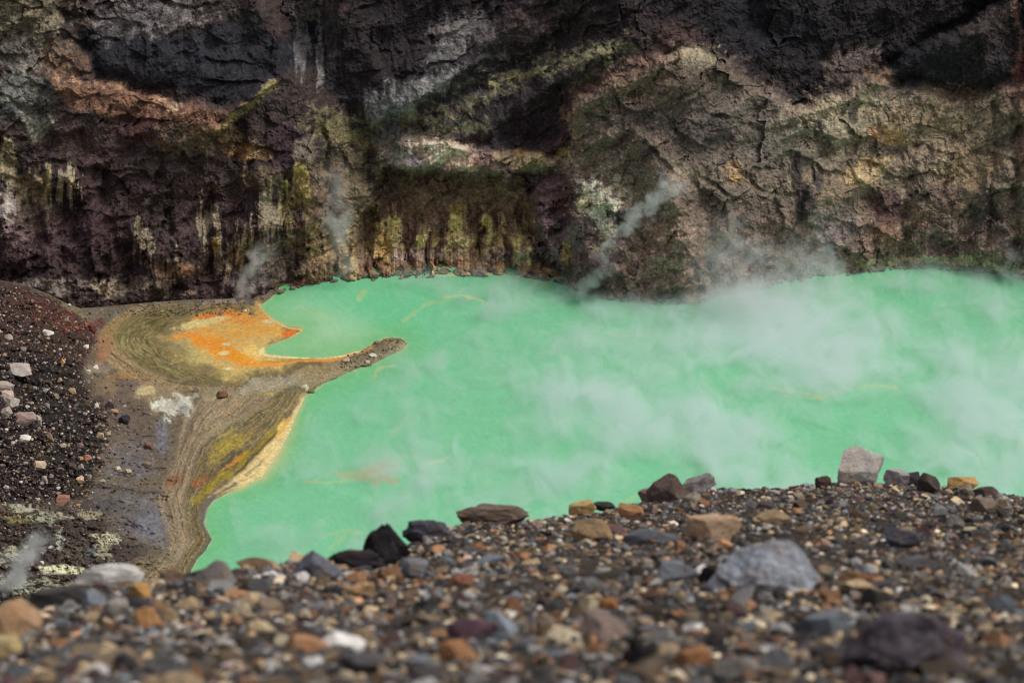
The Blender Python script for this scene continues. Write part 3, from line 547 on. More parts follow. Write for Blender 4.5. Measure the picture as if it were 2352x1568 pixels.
sc_.poly([(590, 790), (612, 800), (618, 814), (660, 822), (640, 830), (590, 828), (556, 815), (560, 795)], (228, 190, 108), .85, f=14, warp=6)
sc_.stroke([(607, 800), (598, 806), (616, 815), (700, 823), (780, 819), (835, 806)], 5, (234, 212, 158), .95, grain=.2, warp=3)
sc_.stroke([(560, 838), (620, 836), (700, 829), (780, 824), (830, 812), (856, 797)], 4.5, (222, 146, 62), .95, grain=.3, warp=3); sc_.stroke([(600, 828), (650, 830), (720, 825)], 2, (150, 118, 64), .7, warp=3)
sc_.stroke([(596, 703), (628, 735), (655, 749), (699, 755), (664, 779), (632, 791), (610, 801)], 4, (224, 188, 110), .85, grain=.2, warp=3)
for x, y, rx, ry in ((519, 791, 14, 4), (514, 811, 14, 5), (503, 728, 7, 3), (568, 712, 8, 3), (615, 738, 14, 5), (525, 846, 12, 4)): sc_.blob(x, y, rx, ry, (206, 196, 148), .9, warp=.2, grain=.3)
# the spit, cracked grey mud
sc_.poly([(430, 892), (560, 886), (660, 858), (760, 830), (830, 815), (860, 797), (890, 780), (940, 780), (940, 800), (860, 836), (760, 875), (705, 905), (640, 985), (560, 1040), (470, 1000), (460, 940), (480, 910)], (146, 134, 104), 1, f=12, warp=6, grain=.5)
sc_.blob(620, 880, 80, 14, (164, 154, 130), .7, rot=-14, grain=1); sc_.blob(720, 850, 60, 14, (150, 130, 92), .7, rot=-14, grain=1); sc_.blob(860, 812, 60, 14, (122, 112, 88), .8, rot=-22, grain=1.2); sc_.blob(900, 786, 30, 8, (140, 130, 104), .6, grain=1.4)
sc_.blob(655, 905, 50, 12, (84, 76, 58), .7, rot=-30, grain=1.4); sc_.blob(560, 940, 60, 24, (134, 122, 92), .7, rot=-20, grain=1); sc_.blob(620, 905, 12, 5, (190, 160, 70), .8, grain=1); sc_.blob(600, 922, 26, 6, (86, 74, 54), .6, grain=1.2)
# bands that follow the water down to the near shore
O1 = [(760, 872), (704, 902), (672, 945), (640, 988), (600, 1030), (560, 1080), (500, 1118), (462, 1160), (458, 1190), (474, 1222), (478, 1240), (462, 1264), (440, 1288), (428, 1330), (418, 1440)]
I1 = [(640, 905), (560, 960), (500, 985), (462, 1030), (448, 1060), (440, 1090), (425, 1125), (422, 1160), (428, 1200), (436, 1240), (420, 1280), (390, 1320), (360, 1400)]
I2 = [(470, 905), (440, 935), (418, 965), (410, 1000), (405, 1040), (388, 1080), (372, 1115), (356, 1150), (368, 1200), (392, 1240), (385, 1285), (335, 1325), (290, 1380)]
sc_.bands(I2, I1, [(104, 94, 84), (146, 126, 94), (98, 86, 74), (172, 146, 104), (122, 110, 100), (186, 160, 110), (96, 80, 62)], 10, .74, seed=3, jitter=.05)
sc_.bands(I1, O1, [(88, 78, 56), (130, 112, 60), (74, 66, 44), (158, 138, 92), (98, 84, 48), (62, 56, 44), (140, 122, 84)], 9, .76, seed=4, jitter=.05)
sc_.stroke([(660, 965), (600, 1020), (540, 1075), (480, 1115), (450, 1150)], 12, (142, 122, 34), .75, grain=1.2); sc_.stroke([(560, 1000), (510, 1040), (480, 1070)], 16, (150, 132, 50), .6, grain=1.4); sc_.blob(520, 1015, 30, 24, (166, 146, 54), .6, rot=-40, grain=1.4)
sc_.stroke([(480, 1090), (445, 1110)], 9, (140, 84, 44), .8, grain=1.); sc_.blob(400, 1100, 26, 12, (122, 80, 48), .7, rot=-30, grain=1.2); sc_.blob(540, 1060, 26, 6, (196, 126, 30), .6, rot=-38, grain=1.2)
sc_.stroke([(700, 910), (650, 975), (590, 1045), (540, 1090)], 3.5, (58, 52, 40), .85, grain=.4, warp=3); sc_.stroke([(770, 868), (720, 890), (690, 922), (668, 958)], 2.5, (72, 68, 64), .85, grain=.3, warp=2)
sc_.poly([(700, 914), (676, 962), (655, 1015), (630, 1062), (602, 1096), (555, 1118), (500, 1142), (480, 1140), (540, 1094), (592, 1048), (640, 988), (676, 940)], (216, 192, 130), .95, f=8, warp=5)
sc_.blob(650, 980, 12, 30, (226, 196, 116), .7, rot=32); sc_.stroke([(668, 960), (630, 1005)], 4, (218, 150, 74), .7, grain=.6); sc_.stroke([(606, 1058), (560, 1090)], 4, (120, 104, 78), .6, grain=1.); sc_.stroke([(585, 1088), (520, 1118), (478, 1142)], 3, (176, 160, 128), .7)
sc_.stroke([(540, 1112), (490, 1140), (466, 1172), (464, 1200), (480, 1228), (480, 1246), (458, 1278)], 6, (98, 92, 82), .85, grain=.6, warp=3); sc_.stroke([(500, 1140), (472, 1176), (470, 1206), (486, 1234)], 3, (156, 150, 136), .6, warp=3)
# purple grey wet mud, white crust, brown wash
MUD = (104, 98, 104)
sc_.poly([(225, 900), (300, 880), (360, 960), (400, 1000), (396, 1050), (360, 1090), (300, 1110), (240, 1100), (230, 1000)], (98, 85, 73), .95, f=24, warp=14, grain=.6)
sc_.blob(300, 1040, 60, 26, (106, 99, 94), .7, grain=1.1); sc_.blob(375, 1000, 16, 36, (110, 105, 104), .75, grain=.9); sc_.blob(310, 1085, 60, 20, (100, 93, 89), .8, grain=.9); sc_.blob(250, 940, 44, 40, (98, 82, 76), .7, grain=1)
sc_.poly([(205, 1120), (300, 1112), (370, 1130), (352, 1160), (390, 1210), (392, 1245), (350, 1262), (290, 1240), (240, 1200), (180, 1170)], (93, 86, 80), .9, f=22, warp=14, grain=.7)
sc_.blob(340, 1215, 56, 36, (110, 107, 108), .85, rot=20, grain=.8); sc_.blob(310, 1150, 50, 20, (104, 98, 95), .7, grain=.8); sc_.blob(240, 1160, 60, 18, (66, 58, 56), .6); sc_.stroke([(200, 1118), (290, 1126), (380, 1132)], 4, (60, 52, 50), .7, grain=.6); sc_.blob(290, 1270, 60, 22, (72, 62, 58), .8, grain=.8)
sc_.bands([(300, 1290), (340, 1275), (390, 1262)], [(290, 1330), (340, 1320), (400, 1290)], [(112, 100, 80), (90, 80, 66), (146, 132, 100), (100, 90, 70)], 5, .7, seed=6)
sc_.poly([(265, 862), (330, 858), (400, 884), (452, 898), (445, 930), (400, 962), (352, 952), (340, 920), (300, 900)], (150, 132, 102), .8, f=18, warp=10, grain=.8)
sc_.poly([(352, 920), (400, 905), (450, 908), (436, 940), (402, 962), (356, 950)], (196, 193, 174), .95, f=12, warp=14, grain=1.4); sc_.blob(335, 895, 26, 12, (188, 172, 128), .8, grain=.8); sc_.blob(290, 880, 30, 16, (92, 78, 78), .7, grain=1); sc_.blob(420, 940, 12, 16, (112, 110, 116), .6, rot=40)
sc_.blob(235, 800, 24, 40, (146, 104, 80), .7, grain=1.); sc_.blob(205, 760, 24, 24, (124, 80, 66), .6, grain=1.2); sc_.blob(225, 845, 30, 14, (136, 120, 104), .7, grain=.8); sc_.blob(280, 862, 30, 10, (150, 112, 60), .6, grain=1.2); sc_.blob(250, 890, 34, 20, (124, 104, 78), .7, grain=1.2)
sc_.poly([(-480, 640), (0, 640), (60, 654), (110, 675), (150, 697), (185, 722), (225, 750), (214, 800), (190, 860), (150, 880), (-480, 900)], (62, 44, 41), .95, f=10, warp=8, grain=.6)
sc_.poly([(-480, 800), (0, 800), (110, 800), (180, 850), (235, 920), (255, 970), (240, 1040), (225, 1100), (205, 1160), (80, 1165), (-480, 1180)], (38, 32, 32), .97, f=26, warp=14, grain=.8)
sc_.blob(110, 720, 90, 26, (84, 50, 42), .7, rot=28, grain=1.4); sc_.blob(160, 745, 40, 22, (104, 60, 46), .6, rot=30, grain=1.5); sc_.blob(230, 742, 16, 16, (98, 56, 54), .8); sc_.blob(170, 712, 40, 7, (128, 116, 84), .6, rot=30, grain=1.4)
sc_.poly([(-480, 1160), (90, 1160), (210, 1150), (250, 1200), (330, 1260), (300, 1330), (200, 1480), (-480, 1500)], (66, 56, 52), .95, f=20, warp=12, grain=.8)
for x, y, rx, ry, c in ((60, 1165, 50, 9, (158, 154, 132)), (120, 1180, 50, 8, (160, 156, 132)), (40, 1190, 60, 10, (126, 116, 76)), (210, 1180, 30, 9, (142, 136, 104)), (20, 1270, 40, 26, (172, 170, 148)), (140, 1240, 18, 18, (166, 168, 150)), (200, 1185, 20, 6, (152, 146, 116)), (30, 1340, 60, 24, (170, 172, 150)), (110, 1345, 50, 20, (140, 138, 118)), (60, 1230, 40, 14, (60, 48, 46)), (180, 1270, 40, 20, (84, 76, 66)), (90, 1190, 30, 8, (150, 152, 130))):
    sc_.blob(x, y, rx, ry, c, .85, grain=1.9, rot=8, warp=.5)
sc_.blob(245, 1230, 36, 12, (196, 192, 158), .8, grain=1.8, warp=.6); sc_.blob(212, 1265, 16, 14, (96, 100, 100), .8, grain=1.4); sc_.blob(238, 1268, 16, 26, (176, 170, 134), .6, grain=1.8, warp=.6); sc_.blob(270, 1300, 30, 8, (170, 158, 100), .7, grain=1.5)
sc_.poly([(84, 1298), (150, 1294), (196, 1302), (190, 1318), (100, 1318)], (218, 214, 178), .97, f=5, warp=3)
fl_ = fbm(SX / 40 - SY / 60, (SY + .5 * SX) / 7, 4, 498); sc_.C *= np.exp(.10 * fl_)[..., None]
pond_ = sst(-10, 30, sdist(SX, SY, [(400, 760), (460, 730), (600, 700), (700, 754), (610, 800), (640, 815), (860, 795), (780, 826), (640, 845), (540, 860), (450, 840)])); pre_ = sc_.C.copy()
wash = fbm(SX / 50 + sc_.wx, SY / 24 + sc_.wy, 5, 499, .7); sc_._mix(slice(None), .30 * sst(.3, 1.1, wash), (132, 112, 82)); sc_._mix(slice(None), .26 * sst(.3, 1.1, -wash), (74, 64, 54))
sc_.blob(345, 1190, 46, 44, (106, 106, 114), .5, rot=20, grain=1.2); sc_.blob(370, 1000, 18, 40, (108, 108, 116), .5, grain=1.2); sc_.blob(300, 1070, 50, 24, (102, 102, 108), .45, grain=1.4)
sc_.vary(.20, .18, 0, .05); sc_.C[:] = sc_.C * (1 - .65 * pond_)[..., None] + pre_ * (.65 * pond_)[..., None]
sc_.stroke([(702, 912), (684, 950), (668, 990), (648, 1030), (626, 1068), (598, 1100), (556, 1122)], 13, (220, 200, 142), .8, grain=.4, warp=5)
scm = sst(-8, 20, sdist(SX + 8 * sc_.wx, SY + 8 * sc_.wy, SCREE))
sp = fbm(SX / 3.2, SY / 2.6, 3, 490, .8); sc_.C *= np.exp(scm * .55 * sp)[..., None]
spk = sst(1.2, 1.6, fbm(SX / 4.5, SY / 3.6, 2, 495)) * scm; sc_.C += spk[..., None] * lin((140, 112, 98)) * .7
sc_.C[:] = np.clip(sc_.C, .006, .8)
wet = np.zeros(SX.shape)
for x, y, rx, ry in ((340, 1205, 70, 50), (300, 1150, 90, 30), (300, 1060, 90, 60), (375, 1000, 30, 50), (450, 1000, 60, 100), (420, 1200, 50, 100), (420, 930, 60, 40), (560, 760, 140, 40)):
    wet = np.maximum(wet, np.exp(-((SX - x) / rx) ** 2 - ((SY - y) / ry) ** 2))
wet = np.clip(wet * (1 + .4 * sc_.grain), 0, 1) * (1 - scm) * .95
SPIT = [(500, 900), (640, 866), (760, 832), (850, 800), (935, 782), (930, 800), (860, 832), (760, 870), (700, 902), (620, 985), (520, 1000), (470, 950)]
_, ce, _ = voro(SX / 10 + sc_.wx, SY / 6 + sc_.wy, 485); ck_ = sst(.16, .02, ce) * sst(-4, 16, sdist(SX + 8 * sc_.wx, SY + 6 * sc_.wy, SPIT)) * sst(-.7, .5, sc_.grain)
sc_.C *= (1 - .35 * ck_)[..., None]
SH = shore_h(SX, SY) + .42 * sc_.E - .10 * ck_ + .05 * sc_.grain * sst(.3, 1.2, shore_h(SX, SY, False)); PS = at_z(SX, SY, SH)
me = mesh_np('shore', PS.reshape(-1, 3), grid_faces(nsr, len(sx)), sc_.C.reshape(-1, 3), extra={'wet': wet.ravel()})
tag(link('shore', me, M_shore), 'banded mud shore, orange flats and dark scree left of the lake', 'shore', kind='structure')
# back of the scree ridge, falling to the foot of the crater wall
nb = 24; bk = PS[0][None].repeat(nb, 0); q = np.linspace(0, 1, nb)[:, None]
bk[..., 1] += (PS[0][None, :, 2] * 1.3 + 3) * q; bk[..., 2] = PS[0][None, :, 2] * (1 - q) - 3 * q - .05; bk[..., 0] *= 1 + .02 * q
tag(link('terrain', mesh_np('terrain', bk.reshape(-1, 3), grid_faces(nb, len(sx))[:, ::-1], np.repeat(lin((70, 46, 42))[None], nb * len(sx), 0)), M_shore), 'hidden far side of the scree ridge running to the crater wall', 'terrain', kind='structure')

# ------------------------------------------------------------------ foreground rim of gravel
CREST = [(-600, 1400), (0, 1392), (120, 1380), (180, 1362), (330, 1342), (440, 1326), (550, 1310), (640, 1297), (760, 1285), (850, 1285), (930, 1262), (1050, 1205), (1210, 1196), (1300, 1186), (1400, 1176),
         (1480, 1152), (1640, 1122), (1730, 1122), (1810, 1122), (1900, 1110), (2050, 1110), (2150, 1120), (2250, 1128), (2352, 1140), (2900, 1200)]
D_FAR = [(-600, 6.5), (0, 7), (450, 7.6), (850, 9.5), (1100, 12.5), (1500, 16), (2000, 18.5), (2352, 18), (2900, 17)]
D_BOT = 4.0
def crest(px): return smooth_curve(CREST, np.asarray(px, float), 24)
def rim_depth(px, py):
    px = np.asarray(px, float); py = np.asarray(py, float)
    c = crest(px); df = smooth_curve(D_FAR, px, 120); s = (1568 - py) / (1568 - c)
    return 1 / (1 / D_BOT + (1 / df - 1 / D_BOT) * s)
def rim_point(px, py): return at_depth(px, py, rim_depth(px, py))
gx = np.concatenate([np.linspace(-5200, -560, 150, False), np.linspace(-560, 2900, 700, False), np.linspace(2900, 7600, 150)]); ngr = 420; gs = np.concatenate([np.linspace(-2.2, 0, 60, False), np.linspace(0, 1, ngr - 60) ** .85])[:, None]
GXX = np.repeat(gx[None, :], ngr, 0); GYY = 1568 - (1568 - crest(gx))[None, :] * gs
PG = rim_point(GXX, GYY)
PG[..., 2] += .022 * fbm(PG[..., 0] * 1.5, PG[..., 1] * 1.5, 4, 501) + .008 * fbm(PG[..., 0] * 9, PG[..., 1] * 9, 3, 502) - .012
# beyond the crest the rim breaks off and runs down to the near shore, out of sight
nd = 60; q = np.linspace(0, 1, nd)[1:, None]; e0 = PG[-1]
drop = np.repeat(e0[None], nd - 1, 0).copy(); k = q ** 2.2
drop[..., 2] = e0[None, :, 2] * (1 - k) - 2 * k - .3 * np.minimum(q * 30, 1); drop[..., 1] += k * 150 + .15 * q; drop[..., 0] *= 1 + k * 12
PG2 = np.concatenate([PG, drop], 0)
M = NT('gravel_ground'); tc = M.n('TexCoord'); co = tc.outputs['Object']
v1 = M.n('TexVoronoi'); v1.inputs['Scale'].default_value = 70; M.l(co, v1.inputs['Vector'])
rp = M.n('ValToRGB'); M.l(v1.outputs['Color'], rp.inputs[0]); el = rp.color_ramp.elements
for k, (p, c) in enumerate(((0, (52, 46, 42)), (.3, (88, 76, 64)), (.45, (118, 100, 78)), (.55, (76, 70, 66)), (.68, (142, 112, 78)), (.8, (104, 94, 84)), (1, (168, 144, 112)))):
    e = el[k] if k < 2 else el.new(p)
    e.position = p; e.color = (*lin(c), 1)
e_sorted = None
n1 = M.noise(co, 3, 5, .6); n2 = M.noise(co, 120, 4, .6)
M.l(M.scalecol(rp.outputs[0], M.math('MULTIPLY', M.remap(n1.outputs[0], .3, .7, .6, 1.15), M.remap(n2.outputs[0], .3, .7, .7, 1.3))), M.b.inputs['Base Color'])
bp = M.n('Bump'); bp.inputs['Distance'].default_value = .012; M.l(M.math('SUBTRACT', n2.outputs[0], M.math('MULTIPLY', v1.outputs['Distance'], 40.)), bp.inputs['Height']); M.l(bp.outputs[0], M.b.inputs['Normal'])
M.b.inputs['Roughness'].default_value = .95
tag(link('ground', mesh_np('ground', PG2.reshape(-1, 3), grid_faces(ngr + nd - 1, len(gx))), M.m), 'sandy volcanic ground of the crater rim under the loose stones', 'ground', kind='structure')

# ------------------------------------------------------------------ stones
def ico(sub):
    bm = bmesh.new(); bmesh.ops.create_icosphere(bm, subdivisions=sub, radius=1)
    V = np.array([v.co[:] for v in bm.verts]); Fc = np.array([[v.index for v in f.verts] for f in bm.faces]); bm.free(); return V, Fc
ICO = {k: ico(k) for k in (1, 2, 3, 4, 5, 6)}
def rock_verts(sub, seed, cuts=14, rough=.05, lumps=.12, taper=0., grooves=()):
    """an angular stone: a ball cut by planes, then roughened"""
    r = np.random.default_rng(seed); V = ICO[sub][0].copy()
    V *= (1 + lumps * perlin3(V * 1.1 + r.uniform(0, 50, 3), seed % 50))[:, None]
    nrm = r.normal(size=(cuts * 6, 3)); nrm /= np.linalg.norm(nrm, axis=1)[:, None]; pick = [0]
    for _ in range(cuts - 1):                                     # well spread planes, so that no part of the ball is left
        dd = (nrm @ nrm[pick].T).max(1) + r.uniform(0, .25, len(nrm)); pick.append(int(dd.argmin()))
    for n, d in zip(nrm[pick], r.uniform(.48, .78, cuts)):
        e = V @ n - d; V = np.where((e > 0)[:, None], V - n * e[:, None] * .97, V)
    if rough:
        q = V * 2.4 + r.uniform(0, 50, 3); m = V / np.linalg.norm(V, axis=1)[:, None]
        k = perlin3(q, 3) * rough + perlin3(q * 2.2, 4) * rough * .5
        if sub >= 4: k = k + perlin3(q * 5, 5) * rough * .3 + perlin3(q * 11, 6) * rough * .16
        V = V + m * k[:, None]
    for n, c, wd, dp, amp in grooves:                              # a split running across the stone
        n = np.array(n, float); n /= np.linalg.norm(n); e = V @ n - c + .09 * perlin3(V * 3.1 + 5., 8)
        V = V * (1 - dp * np.exp(-(e / wd) ** 2) * sst(-.1, .4, V @ np.array(amp, float)))[:, None]
    if taper: V[:, :2] *= np.clip(1 - taper * (V[:, 2:3] - V[:, 2].min()) / (V[:, 2].max() - V[:, 2].min()), .1, 1)
    V -= (V.max(0) + V.min(0)) / 2; V /= (V.max(0) - V.min(0)) / 2
    return V
def rock_mesh(name, sub, seed, **kw):
    me = mesh_np(name, rock_verts(sub, seed, **kw), ICO[sub][1], smooth=True)
    me.materials.append(M_rock); return me
VARIANTS = [rock_mesh('stone', 5, 900 + k, cuts=int(8 + k % 5 * 2), rough=.05 + .02 * (k % 3), lumps=.1 + .05 * (k % 4)) for k in range(28)]
ROUND = [rock_mesh('stone', 5, 950 + k, cuts=26, rough=.04, lumps=.15) for k in range(6)]

def stone(name, p, sx, sy, sz, yaw, tilt, roll, col, mesh):
    o = bpy.data.objects.new(name, mesh); COL.objects.link(o)
    o.location = p; o.scale = (sx, sy, sz); o.rotation_euler = (tilt, roll, yaw); o.color = (*col, 1)
    return o
TAKEN = []
LM = []          # landmarks for the labels: (px, py, phrase)
def fore_stone(cx, cy, wpx, hpx, col, label, short, sub=5, seed=0, cuts=12, rough=.06, lumps=.14, roll=0, name='stone', cat='stone', yaw=0, group=None, gain=1.35, taper=0., grooves=()):
    foot = max(cy + hpx * .36, float(crest(cx)) + 2)
    D = float(rim_depth(cx, foot)); m = D / F
    wx = wpx * m / 2 * 1.05; wy = min(wpx * .8, hpx * 1.0) * m / 2; wz = hpx * m / 2 * 1.2
    p = at_depth(np.array(float(cx)), np.array(cy + hpx * .12), np.array(D + wy * .3))
    c = np.clip(lin(col) * gain, .01, .8)
    o = stone(name, p, wx, wy, wz, math.radians(yaw), 0, math.radians(roll), c, rock_mesh(name, sub, seed or int(cx * 7 + cy), cuts=cuts, rough=rough, lumps=lumps, taper=taper, grooves=grooves))
    tag(o, label, cat, group); TAKEN.append((cx, cy, max(wpx, hpx) / 2)); LM.append((cx, cy, short)); return o
FS = fore_stone
FS(1750, 1290, 240, 172, (150, 153, 160), 'large blurred grey boulder with a dark split along its lower face', 'the large split grey boulder', sub=6, cuts=11, rough=.08, lumps=.2, roll=10, name='boulder', cat='boulder', seed=41, grooves=(((.25, .1, 1), -.30, .09, .34, (0, -1, 0)),))
FS(1975, 1068, 108, 82, (166, 158, 150), 'pale blocky boulder standing highest on the gravel crest', 'the pale crest boulder', cuts=9, rough=.05, name='boulder', cat='boulder', seed=12)
FS(2057, 1094, 56, 42, (152, 146, 142), 'pale triangular stone leaning beside the pale crest boulder', 'the pale triangular stone', cuts=9)
FS(2097, 1098, 46, 36, (58, 56, 56), 'dark rounded stone between the pale triangular stone and the brown wedge', 'the dark rounded crest stone')
FS(2133, 1108, 50, 58, (76, 66, 60), 'brown wedge shaped stone with pointed top on the crest', 'the brown crest wedge', cuts=9)
FS(2212, 1108, 74, 40, (176, 140, 88), 'ochre and cream stone on the crest right of the brown wedge', 'the ochre crest stone')
FS(2222, 1124, 34, 36, (146, 132, 116), 'small upright beige stone propped in front of the ochre crest stone', 'the upright beige stone', cuts=9)
FS(2262, 1128, 60, 30, (92, 78, 70), 'low brown stone just past the ochre crest stone', 'the low brown crest stone')
FS(2262, 1160, 60, 40, (128, 112, 98), 'flat tan stone below the crest near the photo edge', 'the flat tan stone', cuts=10)
FS(1535, 1122, 100, 76, (84, 70, 64), 'dark brown pyramid shaped rock on the crest before the green water', 'the brown pyramid rock', cuts=8, rough=.05, name='boulder', cat='boulder', seed=5, taper=.45)
FS(1486, 1132, 40, 36, (150, 132, 122), 'small pale stone at the left foot of the brown pyramid rock', 'the small pale stone by the pyramid')
FS(1603, 1116, 84, 44, (134, 128, 124), 'long grey stone with bright top tilted against the brown pyramid rock', 'the long tilted grey stone', roll=-20, cuts=10)
FS(1590, 1142, 40, 30, (150, 138, 122), 'beige stone tucked under the long tilted grey stone', 'the tucked beige stone')
FS(1890, 1106, 36, 34, (78, 62, 56), 'small dark brown stone on the crest left of the pale boulder', 'the small dark crest stone')
FS(1338, 1168, 62, 42, (174, 146, 98), 'ochre yellow stone on the crest above the orange stone', 'the ochre yellow stone')
FS(1386, 1160, 54, 20, (58, 58, 58), 'flat black stone resting next to the ochre yellow stone', 'the flat black stone', cuts=10)
FS(1448, 1172, 62, 38, (166, 122, 84), 'orange rusty stone on the crest left of the brown pyramid rock', 'the orange rusty stone')
FS(1132, 1182, 162, 52, (112, 96, 84), 'broad low brown rock along the crest above the dark lava lumps', 'the broad low brown rock', sub=6, cuts=16, rough=.09, name='boulder', cat='boulder')
FS(978, 1214, 104, 58, (76, 74, 80), 'dark grey lumpy rock between the black lava peak and broad brown rock', 'the dark lumpy rock', rough=.14, lumps=.3, name='boulder', cat='boulder')
FS(884, 1252, 112, 118, (38, 34, 36), 'black pointed lava rock standing up against the green water', 'the black lava peak', sub=6, cuts=14, rough=.14, lumps=.3, name='boulder', cat='boulder', seed=77, taper=.62, gain=1.1)
FS(820, 1282, 130, 54, (50, 44, 48), 'low dark lava rock at the foot of the black lava peak', 'the low dark lava rock', rough=.14, lumps=.3, name='boulder', cat='boulder')
FS(730, 1298, 100, 72, (100, 100, 108), 'blurred grey angular rock left of the low dark lava rock', 'the blurred grey rock', cuts=10, name='boulder', cat='boulder')
FS(952, 1304, 62, 54, (128, 128, 130), 'light grey upright stone under the black lava peak', 'the light grey upright stone')
FS(592, 1294, 92, 38, (136, 112, 88), 'flat brown slab with a dark hollow under it on the crest', 'the flat brown slab', cuts=9)
FS(490, 1316, 96, 66, (128, 120, 114), 'pale grey blurred rock with white top on the near crest', 'the white topped rock', name='boulder', cat='boulder')
FS(396, 1318, 68, 38, (138, 116, 96), 'small brown blocky stone on the crest between pink and white topped rocks', 'the brown blocky stone', cuts=9)
FS(250, 1322, 158, 68, (212, 198, 190), 'pinkish white crusty rock lying on the near crest', 'the pinkish white rock', sub=6, rough=.10, lumps=.25, name='boulder', cat='boulder', seed=9)
FS(140, 1370, 150, 60, (70, 66, 64), 'dark grey blurred slab in front of the pinkish white rock', 'the dark grey slab', cuts=10, name='boulder', cat='boulder')
FS(324, 1356, 52, 44, (206, 156, 100), 'round tan orange stone just below the pinkish white rock', 'the round tan stone', cuts=5)
FS(340, 1418, 66, 56, (184, 136, 92), 'round orange stone alone in dark gravel at lower left', 'the round orange stone', cuts=5)
FS(34, 1424, 124, 100, (168, 136, 104), 'large blurred tan rock cut by the left photo edge', 'the large tan rock', cuts=10, name='boulder', cat='boulder')
FS(18, 1486, 64, 50, (190, 170, 124), 'cream stone under the large tan rock', 'the cream stone')
FS(264, 1398, 62, 46, (158, 152, 144), 'whitish stone left of the round orange stone', 'the whitish stone')
FS(1362, 1218, 92, 64, (146, 122, 92), 'tan pyramid stone in the gravel below the orange rusty stone', 'the tan pyramid stone', cuts=9)
FS(1498, 1232, 130, 40, (96, 100, 106), 'long bluish grey stone between the tan pyramid and pink stones', 'the long bluish stone', cuts=12)
FS(1640, 1212, 124, 70, (182, 152, 124), 'pinkish ochre angular rock behind the large split grey boulder', 'the pinkish ochre rock', cuts=10, name='boulder', cat='boulder')
FS(1778, 1188, 82, 38, (156, 134, 106), 'tan faceted stone above the large split grey boulder', 'the tan faceted stone', cuts=9)
FS(1560, 1312, 100, 50, (120, 122, 128), 'blurred grey stone touching the left side of the large boulder', 'the grey stone beside the split boulder')
FS(1640, 1320, 74, 62, (44, 38, 38), 'black stone wedged at the left foot of the large boulder', 'the black wedged stone', rough=.12)
FS(1962, 1322, 78, 34, (150, 110, 78), 'flat orange brown stone right of the large split boulder', 'the flat orange stone', cuts=6)
FS(2072, 1238, 84, 52, (74, 72, 78), 'dark grey cragged stone in the sharp gravel upper right', 'the dark cragged stone', rough=.1)
FS(2085, 1470, 300, 190, (82, 74, 80), 'big blurred dark purple lava boulder at lower right', 'the big purple lava boulder', sub=6, cuts=16, rough=.2, lumps=.5, name='boulder', cat='boulder', seed=31, taper=.3)
FS(1885, 1428, 126, 62, (112, 116, 122), 'blue grey slab with tan rim left of the purple lava boulder', 'the blue grey slab', cuts=10)
FS(1465, 1488, 96, 92, (34, 30, 32), 'round black stone in the lowest blurred gravel', 'the round black stone', rough=.1)
FS(1520, 1462, 60, 60, (150, 146, 142), 'light grey stone touching the round black stone', 'the light stone by the black one')
FS(1394, 1384, 62, 38, (156, 108, 66), 'rust orange stone beside a cream stone in mid gravel', 'the rust orange stone', cuts=6)
FS(1354, 1386, 44, 44, (206, 188, 158), 'cream white stone touching the rust orange stone', 'the cream white stone', cuts=6)
FS(1052, 1492, 90, 60, (182, 134, 94), 'blurred orange stone near the bottom middle', 'the blurred orange stone', cuts=8)
FS(1085, 1440, 110, 50, (96, 72, 82), 'purple brown slab above the blurred orange stone', 'the purple slab')
FS(1060, 1330, 56, 28, (148, 100, 82), 'brick red flat stone below the light grey upright stone', 'the brick red stone')
FS(1590, 1505, 84, 50, (166, 120, 82), 'orange angular stone right of the round black stone', 'the orange angular stone')
FS(1690, 1530, 110, 60, (128, 124, 118), 'grey stone at the bottom edge under the blue grey slab', 'the grey bottom stone')
FS(830, 1520, 110, 60, (96, 94, 94), 'grey blurred stone on the bottom edge left of middle', 'the grey blurred bottom stone')
FS(600, 1440, 70, 46, (196, 176, 140), 'cream stone in the lower left gravel right of the orange one', 'the lower cream stone')
FS(830, 1350, 60, 40, (198, 160, 118), 'pale tan stone below the blurred grey rock', 'the pale tan stone')

# palette of the loose stones: colour word, colour
PAL = [('black', (46, 42, 42), 14), ('dark grey', (66, 64, 66), 22), ('grey', (116, 114, 112), 17), ('bluish grey', (96, 102, 110), 9), ('brown', (104, 88, 70), 17), ('dark brown', (70, 58, 48), 13),
       ('maroon', (82, 58, 58), 6), ('tan', (164, 140, 108), 14), ('orange', (160, 114, 80), 4), ('rusty brown', (126, 88, 60), 7), ('cream', (204, 186, 156), 7), ('pale grey', (164, 160, 156), 8), ('pinkish', (152, 130, 118), 2)]
PAL = [(a, tuple(.88 * x + .12 * y for x, y in zip(c, (118, 108, 94))), n) for a, c, n in PAL]; PW_ = np.array([p[2] for p in PAL], float); PW_ /= PW_.sum()
USED = set()
def describe(colour, size, noun, cx, cy, marks):
    ds = sorted(marks, key=lambda m: math.hypot(m[0] - cx, (m[1] - cy) * 1.3))
    for k, m in enumerate(ds[:14]):
        dx, dy = cx - m[0], cy - m[1]; r = math.hypot(dx, dy)
        near = 'just ' if r < 80 else ('' if r < 170 else 'well ')
        rel = ('right of' if dx > 0 else 'left of') if abs(dx) > abs(dy) * 1.6 else (('below' if dy > 0 else 'above') if abs(dy) > abs(dx) * 1.6 else (('below and ' if dy > 0 else 'above and ') + ('right of' if dx > 0 else 'left of')))
        t = f'{size} {colour} {noun} {near}{rel} {m[2]}'
        if t not in USED and len(t.split()) <= 16: USED.add(t); return t
    for a in ds[:8]:
        for b in ds[:8]:
            if a is b: continue
            t = f'{size} {colour} {noun} between {a[2]} and {b[2]}'
            if t not in USED and len(t.split()) <= 16: USED.add(t); return t
    return f'{size} {colour} {noun} in the gravel'
